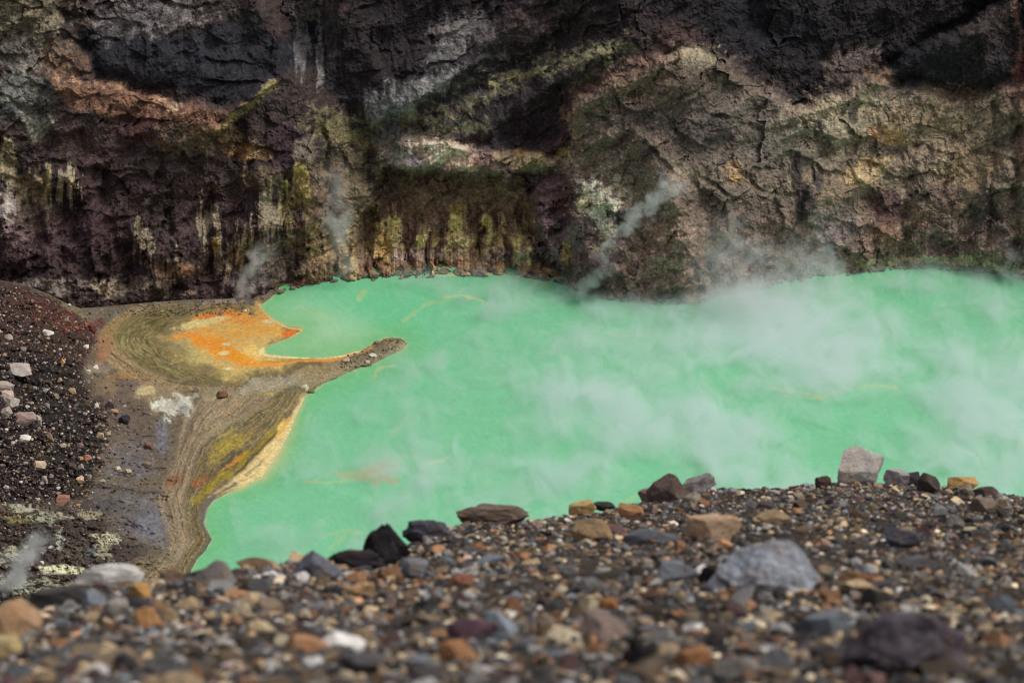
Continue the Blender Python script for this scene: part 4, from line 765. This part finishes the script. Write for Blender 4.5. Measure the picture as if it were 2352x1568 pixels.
R = random.Random(11); RN = np.random.default_rng(21)
count = 0; tries = 0
while count < 235 and tries < 20000:
    tries += 1
    cx = R.uniform(-20, 2372); c0 = float(crest(cx)); cy = c0 + (1575 - c0) * R.random() ** .9
    D = float(rim_depth(cx, cy)); rad = .018 * math.exp(R.gauss(.45, .40)); wpx = 2 * rad * F / D
    if wpx < 17 or wpx > 80: continue
    if any(math.hypot(cx - x, (cy - y) * 1.4) < r * .75 + wpx * .45 for x, y, r in TAKEN): continue
    k = int(RN.choice(len(PAL), p=PW_)); cw, c, _ = PAL[k]
    c = np.clip(lin(c) * min(1.6, math.exp(R.gauss(.08, .34))), .01, .8); p = rim_point(cx, cy)
    rr = k in (7, 8, 10) and R.random() < .6
    o = stone('stone', (p[0], p[1], p[2] + rad * .08), rad, rad * R.uniform(.6, 1), rad * R.uniform(.45, .85), R.uniform(0, 6.28), R.uniform(-.35, .35) - .3, R.uniform(-.35, .35), c, R.choice(ROUND if rr else VARIANTS))
    size = 'small' if wpx < 30 else ('medium' if wpx < 48 else 'large')
    tag(o, describe(cw, size, ('rounded stone' if rr else 'stone'), cx, cy, LM), 'stone', 'loose stones on the crater rim')
    TAKEN.append((cx, cy, wpx / 2)); count += 1

# the gravel between them, uncountable: one object
def pebbles(n, sub, rmin, rmax, mu, sg, seed, crest_bias, pw, side=False):
    r = np.random.default_rng(seed); out = []
    px = r.uniform(-260, 2620, n * 40) if not side else np.where(r.random(n * 40) < .5, r.uniform(-3600, -260, n * 40), r.uniform(2620, 6000, n * 40)); c = crest(px); py = c + (1640 - c) * r.random(n * 40) if not crest_bias else c + np.abs(r.normal(0, 5, n * 40))
    D = rim_depth(px, py); wgt = D ** pw; keep = r.random(n * 40) < wgt / wgt.max()
    px, py, D = px[keep][:n], py[keep][:n], D[keep][:n]; n = len(px)
    rad = np.clip(np.exp(r.normal(mu, sg, n)), rmin, rmax)
    lib = [rock_verts(sub, 2000 + seed * 40 + k, cuts=7, rough=.09, lumps=.35) for k in range(16)]
    P0 = rim_point(px, py); P0[:, 2] += rad * r.uniform(-.1, .45, n) - .008
    kv = r.integers(0, 16, n); col = np.array([lin(p[1]) for p in PAL])[r.choice(len(PAL), n, p=PW_)] * np.clip(np.exp(r.normal(.14, .46, n)), .2, 2.4)[:, None]
    nv = len(lib[0]); V = np.stack(lib)[kv] * (rad[:, None] * np.stack([r.uniform(.9, 1.25, n), r.uniform(.5, 1, n), r.uniform(.22, .75, n)], 1))[:, None, :]
    yaw = r.uniform(0, 6.28, n); tx = r.uniform(-.5, .5, n) - .3; ty = r.uniform(-.45, .45, n)
    cx_, sx_ = np.cos(tx)[:, None], np.sin(tx)[:, None]; cy_, sy_ = np.cos(ty)[:, None], np.sin(ty)[:, None]; cz, sz = np.cos(yaw)[:, None], np.sin(yaw)[:, None]
    x, y, z = V[..., 0], V[..., 1], V[..., 2]
    x, y = x * cz - y * sz, x * sz + y * cz; x, z = x * cy_ + z * sy_, -x * sy_ + z * cy_; y, z = y * cx_ - z * sx_, y * sx_ + z * cx_
    V = np.stack([x, y, z], -1) + P0[:, None, :]
    Fc = ICO[sub][1][None] + (np.arange(n) * nv)[:, None, None]
    return V.reshape(-1, 3), Fc.reshape(-1, 3), np.repeat(col, nv, 0)
parts = [pebbles(15000, 2, .005, .024, math.log(.0085), .5, 1, 0, 2.2), pebbles(7000, 2, .005, .014, math.log(.0075), .4, 2, 0, .6), pebbles(4600, 3, .010, .075, math.log(.0160), .55, 3, 0, 2.0), pebbles(3600, 3, .010, .026, math.log(.015), .3, 4, 0, .6)]
V = []; Fa = []; Cc = []; off = 0
for v, f, c in parts: V.append(v); Fa.append(f + off); Cc.append(c); off += len(v)
parts.append(pebbles(12000, 2, .006, .045, math.log(.012), .5, 6, 0, 1.6, True)); parts.append(pebbles(1500, 3, .010, .045, math.log(.018), .45, 5, 1, .8))
V = []; Fa = []; Cc = []; off = 0
for v, f, c in parts: V.append(v); Fa.append(f + off); Cc.append(c); off += len(v)
gme = mesh_np('gravel', np.concatenate(V), np.concatenate(Fa), np.concatenate(Cc), smooth=False)
tag(link('gravel', gme, M_gravel), 'loose mixed volcanic gravel covering the crater rim slope', 'gravel', kind='stuff')

# ------------------------------------------------------------------ rocks of the scree slope and of the shore
SL = []
def shore_rock(cx, cy, wpx, hpx, col, label=None, short=None, name='boulder', seed=None, group=None, gain=1.25):
    h = float(shore_h(np.array([float(cx)]), np.array([cy + hpx * .3]), True)[0]); p = at_z(np.array(float(cx)), np.array(cy + hpx * .3), np.array(h)); D = float(depth_of(p)); m = D / F
    sx_ = wpx * m / 2; sy_ = min(wpx * .8, hpx * 1.3) * m / 2; sz_ = hpx * m / 2 * 1.05
    me = R.choice(VARIANTS) if seed is None else rock_mesh('boulder', 5, seed, cuts=11, rough=.06)
    o = stone(name, (p[0], p[1], p[2] + sz_ * .45), sx_, sy_, sz_, R.uniform(-.5, .5), R.uniform(-.2, .2), R.uniform(-.25, .25), np.clip(lin(col) * gain, .01, .8), me)
    if label: tag(o, label, 'boulder', group)
    if short: SL.append((cx, cy, short))
    STK.append((cx, cy, wpx / 2)); return o
STK = []
PK, GR, WT, RD, BK, TN = (158, 144, 134), (164, 154, 146), (206, 200, 186), (124, 72, 64), (42, 42, 46), (164, 140, 112)
for k, (x, y, w_, h_, c, lb, sh) in enumerate((
    (42, 849, 66, 38, GR, 'largest jagged grey boulder on the dark scree slope', 'the jagged grey scree boulder'), (12, 886, 44, 24, PK, 'pinkish boulder at the photo edge below the jagged grey one', 'the pink edge boulder'),
    (14, 905, 46, 26, (176, 160, 150), 'pale boulder lying under the pinkish edge boulder', 'the pale edge boulder'), (24, 922, 44, 30, GR, 'rounded grey boulder low on the scree above the pink block', 'the rounded grey scree boulder'),
    (12, 945, 30, 26, PK, 'square pink block at the left photo edge', 'the square pink block'), (56, 962, 64, 36, (150, 130, 122), 'big pinkish cracked boulder beside the upright grey slab', 'the cracked pink boulder'),
    (88, 963, 22, 32, GR, 'upright grey slab right of the cracked pink boulder', 'the upright grey slab'), (108, 764, 32, 17, WT, 'whitish flat boulder high on the reddish scree', 'the whitish upper boulder'),
    (21, 774, 24, 17, PK, 'small pinkish boulder high on the scree near the photo edge', 'the upper pink boulder'), (220, 844, 14, 15, WT, 'white rounded rock at the edge of the dark scree', 'the white edge rock'),
    (203, 854, 15, 13, WT, 'white rock just below and left of the white edge rock', 'the lower white rock'), (144, 830, 12, 15, (206, 150, 80), 'orange upright rock beside a black rock on the scree', 'the orange scree rock'),
    (159, 833, 20, 19, BK, 'black rock right of the orange scree rock', 'the black upper rock'), (286, 962, 28, 22, BK, 'round black boulder alone on the brown mud', 'the round black boulder'),
    (252, 932, 24, 19, (46, 40, 42), 'dark boulder at the scree edge above the round black boulder', 'the dark scree edge boulder'), (261, 944, 26, 9, TN, 'flat tan rock under the dark scree edge boulder', 'the flat tan scree rock'),
    (165, 1071, 28, 29, (78, 62, 62), 'dark purple brown boulder low on the scree', 'the purple scree boulder'), (114, 1002, 24, 30, (132, 112, 92), 'upright brown boulder in the middle of the scree', 'the upright brown boulder'),
    (57, 1005, 30, 18, WT, 'white and tan boulder left of the upright brown boulder', 'the white tan boulder'), (230, 999, 20, 17, (186, 164, 132), 'cream and tan rock near the lower scree edge', 'the cream tan rock'),
    (202, 1050, 24, 17, (160, 112, 92), 'reddish tan rock above the purple scree boulder', 'the reddish tan rock'), (88, 1066, 38, 22, (176, 156, 134), 'broad beige boulder low on the scree', 'the broad beige boulder'),
    (101, 1097, 18, 18, PK, 'pink rock under the broad beige boulder', 'the low pink rock'), (184, 1100, 19, 20, (186, 160, 130), 'pale tan rock below the purple scree boulder', 'the low pale rock'),
    (146, 1146, 36, 24, (136, 100, 84), 'red and tan split rock at the foot of the scree', 'the red split rock'), (212, 752, 22, 26, (104, 58, 56), 'maroon block at the end of the scree ridge', 'the maroon ridge block'),
    (195, 746, 18, 16, (146, 88, 70), 'reddish rock left of the maroon ridge block', 'the reddish ridge rock'), (173, 754, 14, 12, (142, 84, 64), 'small rusty rock on the reddish upper scree', 'the rusty upper rock'),
    (198, 796, 15, 12, WT, 'pale rock below the maroon ridge block', 'the pale upper rock'), (166, 897, 20, 13, (176, 144, 116), 'tan angular rock mid scree', 'the tan angular rock'))):
    shore_rock(x, y, w_, h_, c, lb, sh, seed=3000 + k)
for k, (x, y, w_, h_, c, lb, sh) in enumerate((
    (701, 889, 17, 18, (214, 206, 178), 'cream egg shaped rock on the edge of the mud spit', 'the cream spit rock'), (715, 897, 16, 11, (132, 118, 78), 'olive rock touching the cream spit rock', 'the olive spit rock'),
    (795, 827, 18, 13, (178, 162, 130), 'beige blocky rock on the neck of the spit', 'the beige spit block'), (856, 814, 19, 12, (210, 206, 194), 'white rock on the rubbly end of the spit', 'the white spit rock'),
    (844, 831, 11, 9, (208, 206, 200), 'small white rock below the white spit rock', 'the small white spit rock'), (842, 838, 26, 9, (124, 112, 84), 'flat olive rock at the water edge of the spit', 'the flat olive spit rock'),
    (868, 785, 22, 8, (132, 120, 94), 'flat grey brown slab at the bay side of the spit end', 'the flat spit slab'), (511, 906, 28, 20, (120, 92, 72), 'smooth brown boulder alone on the grey mud', 'the smooth brown boulder'),
    (451, 893, 16, 21, (158, 144, 120), 'upright tan rock by the white crust patch', 'the upright tan rock'), (341, 1020, 16, 13, (140, 92, 86), 'small red boulder on the purple grey mud', 'the red mud boulder'),
    (337, 1064, 22, 14, (126, 104, 88), 'brown boulder on the purple grey mud', 'the brown mud boulder'), (271, 1074, 15, 9, (194, 184, 154), 'cream flat rock on the grey mud', 'the cream mud rock'),
    (295, 1081, 15, 9, (186, 158, 116), 'tan flat rock on the grey mud', 'the tan mud rock'), (235, 1104, 16, 10, (148, 142, 128), 'grey rock where the scree meets the mud', 'the grey mud rock'), (97, 1291, 9, 9, (206, 200, 188), 'white round rock above the pale yellow pool', 'the white pool rock'),
    (462, 708, 20, 9, (134, 114, 88), 'brown boulder at the foot of the crater wall', 'the brown wall foot boulder'))):
    shore_rock(x, y, w_, h_, c, lb, sh, seed=3100 + k)
SPAL = [('beige', (172, 152, 132), 18), ('pinkish', (152, 124, 114), 9), ('white', (200, 194, 182), 8), ('reddish', (108, 78, 68), 8), ('brown', (110, 90, 76), 14), ('dark grey', (66, 60, 60), 14), ('grey', (140, 132, 126), 14), ('tan', (172, 138, 104), 8)]
SW = np.array([p[2] for p in SPAL], float); SW /= SW.sum()
count = tries = 0
while count < 225 and tries < 20000:
    tries += 1
    cx, cy = R.uniform(-15, 300), R.uniform(690, 1170)
    e = float(sdist(np.array([cx]), np.array([cy]), SCREE)[0])
    if e < 4 and not (e > -40 and R.random() < .3): continue
    if cy < 800 and R.random() < .45: continue
    wpx = 5.5 * math.exp(abs(R.gauss(0, .55)))
    if wpx > 22 or any(math.hypot(cx - x, cy - y) < r * .8 + wpx * .5 for x, y, r in STK): continue
    k = int(RN.choice(len(SPAL), p=SW)); cw, c, _ = SPAL[k]
    o = shore_rock(cx, cy, wpx, wpx * R.uniform(.55, .95), tuple(np.array(c) * R.uniform(.85, 1.1)), name='boulder')
    tag(o, describe(cw, 'small' if wpx < 8 else 'medium', 'rock', cx, cy, SL), 'boulder', 'rocks scattered on the dark scree slope'); count += 1
# small rubble of the scree, the spit end and the foot of the wall: one object
rr = np.random.default_rng(77); n = 5200
px = np.concatenate([rr.uniform(-100, 300, 9000), rr.uniform(230, 640, 2500), rr.uniform(780, 935, 700), rr.uniform(-60, 300, 2500), rr.normal(270, 60, 700)])
py = np.concatenate([rr.uniform(660, 1180, 9000), rr.uniform(660, 725, 2500), rr.uniform(776, 850, 700), rr.uniform(1160, 1400, 2500), rr.uniform(840, 1130, 700)])
ok = np.concatenate([(sdist(px[:9000], py[:9000], SCREE) > -6 + 14 * rr.normal(size=9000)), (py[9000:11500] > curve(RIDGE, px[9000:11500]) + 2) & (rr.random(2500) < .6), np.ones(700, bool), rr.random(2500) < .5, rr.random(700) < .8])
hh = shore_h(px, py); ok &= (hh > .05) & (py > curve(RIDGE, px) + 1); px, py, hh = px[ok], py[ok], hh[ok]
fx = rr.uniform(640, 2500, 1500); fx = fx[rr.random(1500) < .35 + .65 * sst(-.2, .6, fbm(fx / 90, fx * 0, 2, 77))]; fy = smooth_curve(WALL_BASE, fx) + rr.normal(0, 2.2, len(fx)) + .5
px, py, hh = np.concatenate([px, fx]), np.concatenate([py, fy]), np.concatenate([hh, 0 * fx + .05]); n = len(px)
P0 = at_z(px, py, hh); rad = np.clip(np.exp(rr.normal(math.log(.10), .55, n)), .05, .4); rad[-len(fx):] *= 2.4 * np.exp(rr.normal(0, .4, len(fx)))
lib = np.stack([rock_verts(2, 5000 + k, cuts=5, rough=.06, lumps=.25) for k in range(16)]); kv = rr.integers(0, 16, n)
V = lib[kv] * (rad[:, None] * np.stack([np.ones(n), rr.uniform(.6, 1, n), rr.uniform(.5, .9, n)], 1))[:, None, :]; yw = rr.uniform(0, 6.28, n)[:, None]
V = np.stack([V[..., 0] * np.cos(yw) - V[..., 1] * np.sin(yw), V[..., 0] * np.sin(yw) + V[..., 1] * np.cos(yw), V[..., 2]], -1) + P0[:, None, :]
V[..., 2] += .3 * rad[:, None]
ck = np.array([lin(p[1]) for p in SPAL])[rr.choice(len(SPAL), n, p=SW)] * rr.uniform(.25, 1.2, n)[:, None]
flat = ((px > 230) & (py < 730)) | (px > 640); ck[flat] = lin((124, 112, 94)) * rr.uniform(.5, 1.4, flat.sum())[:, None]
fc = ICO[2][1][None] + (np.arange(n) * 42)[:, None, None]
tag(link('rubble', mesh_np('rubble', V.reshape(-1, 3), fc.reshape(-1, 3), np.repeat(ck, 42, 0), smooth=False), M_gravel), 'small broken rubble strewn over scree, spit and wall foot', 'rubble', kind='stuff')

# ------------------------------------------------------------------ steam
def steam_base(name):
    m = NT(name); m.t.nodes.remove(m.b)
    v = m.n('VolumePrincipled'); v.inputs['Color'].default_value = (.95, .99, 1.0, 1); v.inputs['Anisotropy'].default_value = 0.1
    m.l(v.outputs[0], m.out.inputs['Volume']); m.v = v
    geo = m.n('NewGeometry'); m.pos = geo.outputs['Position']
    return m
# one low bank of steam drifting over the water
SM = steam_base('lake_steam')
mp = SM.n('Mapping'); mp.inputs['Scale'].default_value = (1.0, .72, 1.0); mp.inputs['Rotation'].default_value = (0, 0, math.radians(-28)); SM.l(SM.pos, mp.inputs['Vector'])
na = SM.noise(mp.outputs[0], .045, 2, .5); nb_ = SM.noise(mp.outputs[0], .17, 8, .68, .6)
val = SM.math('ADD', SM.math('MULTIPLY_ADD', na.outputs[0], 1.3, -.65), SM.math('MULTIPLY_ADD', nb_.outputs[0], 3.0, -1.5))
bias = None
GA = [(1760, 720, 300, 120, .40), (1900, 830, 230, 110, .24), (1500, 930, 240, 110, .22), (1330, 930, 160, 90, .16), (1650, 1000, 230, 90, .20), (2300, 880, 180, 180, .26), (2250, 1080, 200, 90, .16), (1250, 850, 200, 90, .08), (1010, 1050, 120, 100, .10), (870, 1130, 120, 60, .02), (760, 1180, 160, 80, -.12), (900, 740, 200, 90, -.45), (620, 1150, 160, 60, -.3), (1320, 1080, 200, 90, .10), (1150, 720, 200, 60, .05), (1450, 780, 180, 80, .14), (1800, 1150, 260, 60, .08), (2050, 940, 140, 60, -.10), (2050, 680, 160, 40, -.18), (1850, 970, 100, 60, -.12), (780, 900, 120, 80, -.12)]
for x, y, rx, ry, a in GA:
    c = at_z(np.array(float(x)), np.array(float(y)), np.array(2.0)); m_ = float(depth_of(c)) / F
    vm = SM.n('VectorMath', operation='SUBTRACT'); SM.l(SM.pos, vm.inputs[0]); vm.inputs[1].default_value = tuple(c)
    vs = SM.n('VectorMath', operation='MULTIPLY'); SM.l(vm.outputs[0], vs.inputs[0]); vs.inputs[1].default_value = (1 / (rx * m_), 1 / (ry * m_ * 2.1), 0)
    ln = SM.n('VectorMath', operation='LENGTH'); SM.l(vs.outputs[0], ln.inputs[0])
    g = SM.remap(ln.outputs['Value'], 0, 1.3, a, 0, True); bias = g if bias is None else SM.math('ADD', bias, g)
sep = SM.n('SeparateXYZ'); SM.l(SM.pos, sep.inputs[0])
dens = SM.remap(SM.math('MULTIPLY_ADD', bias, 1.9, val), -.25, 1.5, 0, 1, True)
fall = SM.remap(sep.outputs['Z'], .1, 5.0, 1, 0, True)
SM.l(SM.math('MULTIPLY', SM.math('MULTIPLY', dens, fall), .68), SM.v.inputs['Density'])
SM.m.cycles.volume_step_rate = .1
foot = [(880, 655), (1100, 628), (1230, 645), (1400, 695), (1560, 710), (1700, 682), (1900, 640), (2100, 620), (2352, 650), (2900, 760), (2900, 1260), (1800, 1300), (700, 1345), (560, 1300), (520, 1180), (640, 1110), (720, 960), (860, 860), (960, 800), (960, 740)]
fp = np.array([at_z(np.array(float(a)), np.array(float(b)), np.array(.1)) for a, b in foot]); nf = len(fp)
bm = bmesh.new(); lo = [bm.verts.new(p) for p in fp]; hi = [bm.verts.new((p[0], p[1], 5.1)) for p in fp]
bm.faces.new(lo[::-1]); bm.faces.new(hi)
for k in range(nf): bm.faces.new((lo[k], lo[(k + 1) % nf], hi[(k + 1) % nf], hi[k]))
bmesh.ops.recalc_face_normals(bm, faces=bm.faces); me = bpy.data.meshes.new('steam'); bm.to_mesh(me); bm.free()
tag(link('steam', me, SM.m), 'thin white steam drifting low over the green lake', 'steam', kind='stuff')
# plumes: each rises from a vent
def plume(label, a, b, wa, wb, Y, dens, thr=.0, scale=.5, grey=.97):
    """a, b: foot and head; Y: distance of the plume along the ground"""
    A = at_y(np.array(float(a[0])), np.array(float(a[1])), np.array(Y)); B = at_y(np.array(float(b[0])), np.array(float(b[1])), np.array(Y + .5))
    m_ = float(depth_of(A)) / F; ax = Vector(B - A); L = ax.length; ra, rb = wa * m_ / 2, wb * m_ / 2; Rm = max(ra, rb) * 1.5
    m = steam_base('plume_steam'); tc = m.n('TexCoord'); sp = m.n('SeparateXYZ')
    wn = m.noise(m.pos, scale * .5, 3, .6); wv = m.n('VectorMath', operation='MULTIPLY_ADD'); m.l(wn.outputs['Color'], wv.inputs[0]); wv.inputs[1].default_value = (Rm * 1.7, Rm * 1.7, L * .3)
    off = m.n('VectorMath', operation='SUBTRACT'); m.l(tc.outputs['Object'], off.inputs[0]); off.inputs[1].default_value = (Rm * .85, Rm * .85, L * .15)
    m.l(off.outputs[0], wv.inputs[2]); m.l(wv.outputs[0], sp.inputs[0])
    rho = m.math('SQRT', m.math('ADD', m.math('MULTIPLY', sp.outputs[0], sp.outputs[0]), m.math('MULTIPLY', sp.outputs[1], sp.outputs[1])))
    rz = m.remap(sp.outputs[2], 0, L, ra, rb); core = m.math('SUBTRACT', 1., m.math('DIVIDE', rho, rz))
    nz = m.noise(m.pos, scale, 5, .6, .6)
    d = m.remap(m.math('ADD', core, m.remap(nz.outputs[0], .3, .7, -.7, .45)), .0 + thr, .75 + thr, 0, 1, True)
    ends = m.math('MULTIPLY', m.remap(sp.outputs[2], -.05 * L, .10 * L, 0, 1, True), m.remap(sp.outputs[2], .55 * L, 1.0 * L, 1, 0, True))
    m.l(m.math('MULTIPLY', m.math('MULTIPLY', d, ends), dens), m.v.inputs['Density']); m.v.inputs['Color'].default_value = (grey, grey, grey, 1)
    m.m.cycles.volume_step_rate = .5
    bm = bmesh.new(); rings = []
    for t, s in ((-.06, .8), (.1, 1.), (.5, 1.05), (.85, 1.), (1.06, .6)):
        r = (ra + (rb - ra) * t) * 1.9 * s + .3
        rings.append([bm.verts.new((r * math.cos(k * math.pi / 8), r * math.sin(k * math.pi / 8), t * L)) for k in range(16)])
    for p, q in zip(rings, rings[1:]):
        for k in range(16): bm.faces.new((p[k], p[(k + 1) % 16], q[(k + 1) % 16], q[k]))
    bm.faces.new(rings[0][::-1]); bm.faces.new(rings[-1])
    me = bpy.data.meshes.new('steam_plume'); bm.to_mesh(me); bm.free()
    o = link('steam_plume', me, m.m); o.location = A; o.rotation_euler = ax.to_track_quat('Z', 'Y').to_euler()
    tag(o, label, 'steam plume', 'steam plumes rising from the crater')
def wallY(x, y, off): return float(wall_y(np.array([[float(x)]]), np.array([[float(y)]]))[0][0, 0]) - off
p_ = at_z(np.array(20.), np.array(1350.), np.array(6.))
plume('grey steam plume drifting from the pale crust beside the yellow pool', (5, 1350), (110, 1215), 70, 74, float(p_[1]) - 3, .8, scale=.45)
plume('thin slanting steam plume across the tan rock face', (1370, 600), (1590, 370), 34, 84, wallY(1480, 560, 4), .5, scale=.4)
plume('small steam plume at the wall foot behind the orange flats', (545, 695), (612, 545), 50, 76, wallY(575, 660, 4), .36, scale=.5)
plume('faint upright steam plume in front of the yellow streaked wall', (790, 640), (770, 340), 80, 90, wallY(780, 600, 5), .12, scale=.35)
plume('broad steam plume billowing off the lake against the tan wall', (1800, 760), (1600, 500), 260, 190, wallY(1640, 690, 7) - 4, .075, scale=.34)
plume('wide low steam plume right of the broad billowing one', (1940, 730), (1780, 530), 220, 150, wallY(1800, 640, 7) - 3, .07, scale=.36)
plume('greenish grey steam wisp above the water at the wall right', (1930, 650), (1880, 525), 60, 60, wallY(1900, 620, 4), .14, scale=.4)
plume('steam wisp at the water edge under the white crusted rock', (1290, 710), (1420, 575), 70, 50, wallY(1340, 660, 5), .20, scale=.4)
plume('small steam wisp at the yellow shore line near the photo edge', (2310, 640), (2335, 560), 26, 40, wallY(2320, 620, 3), .28, scale=.5)
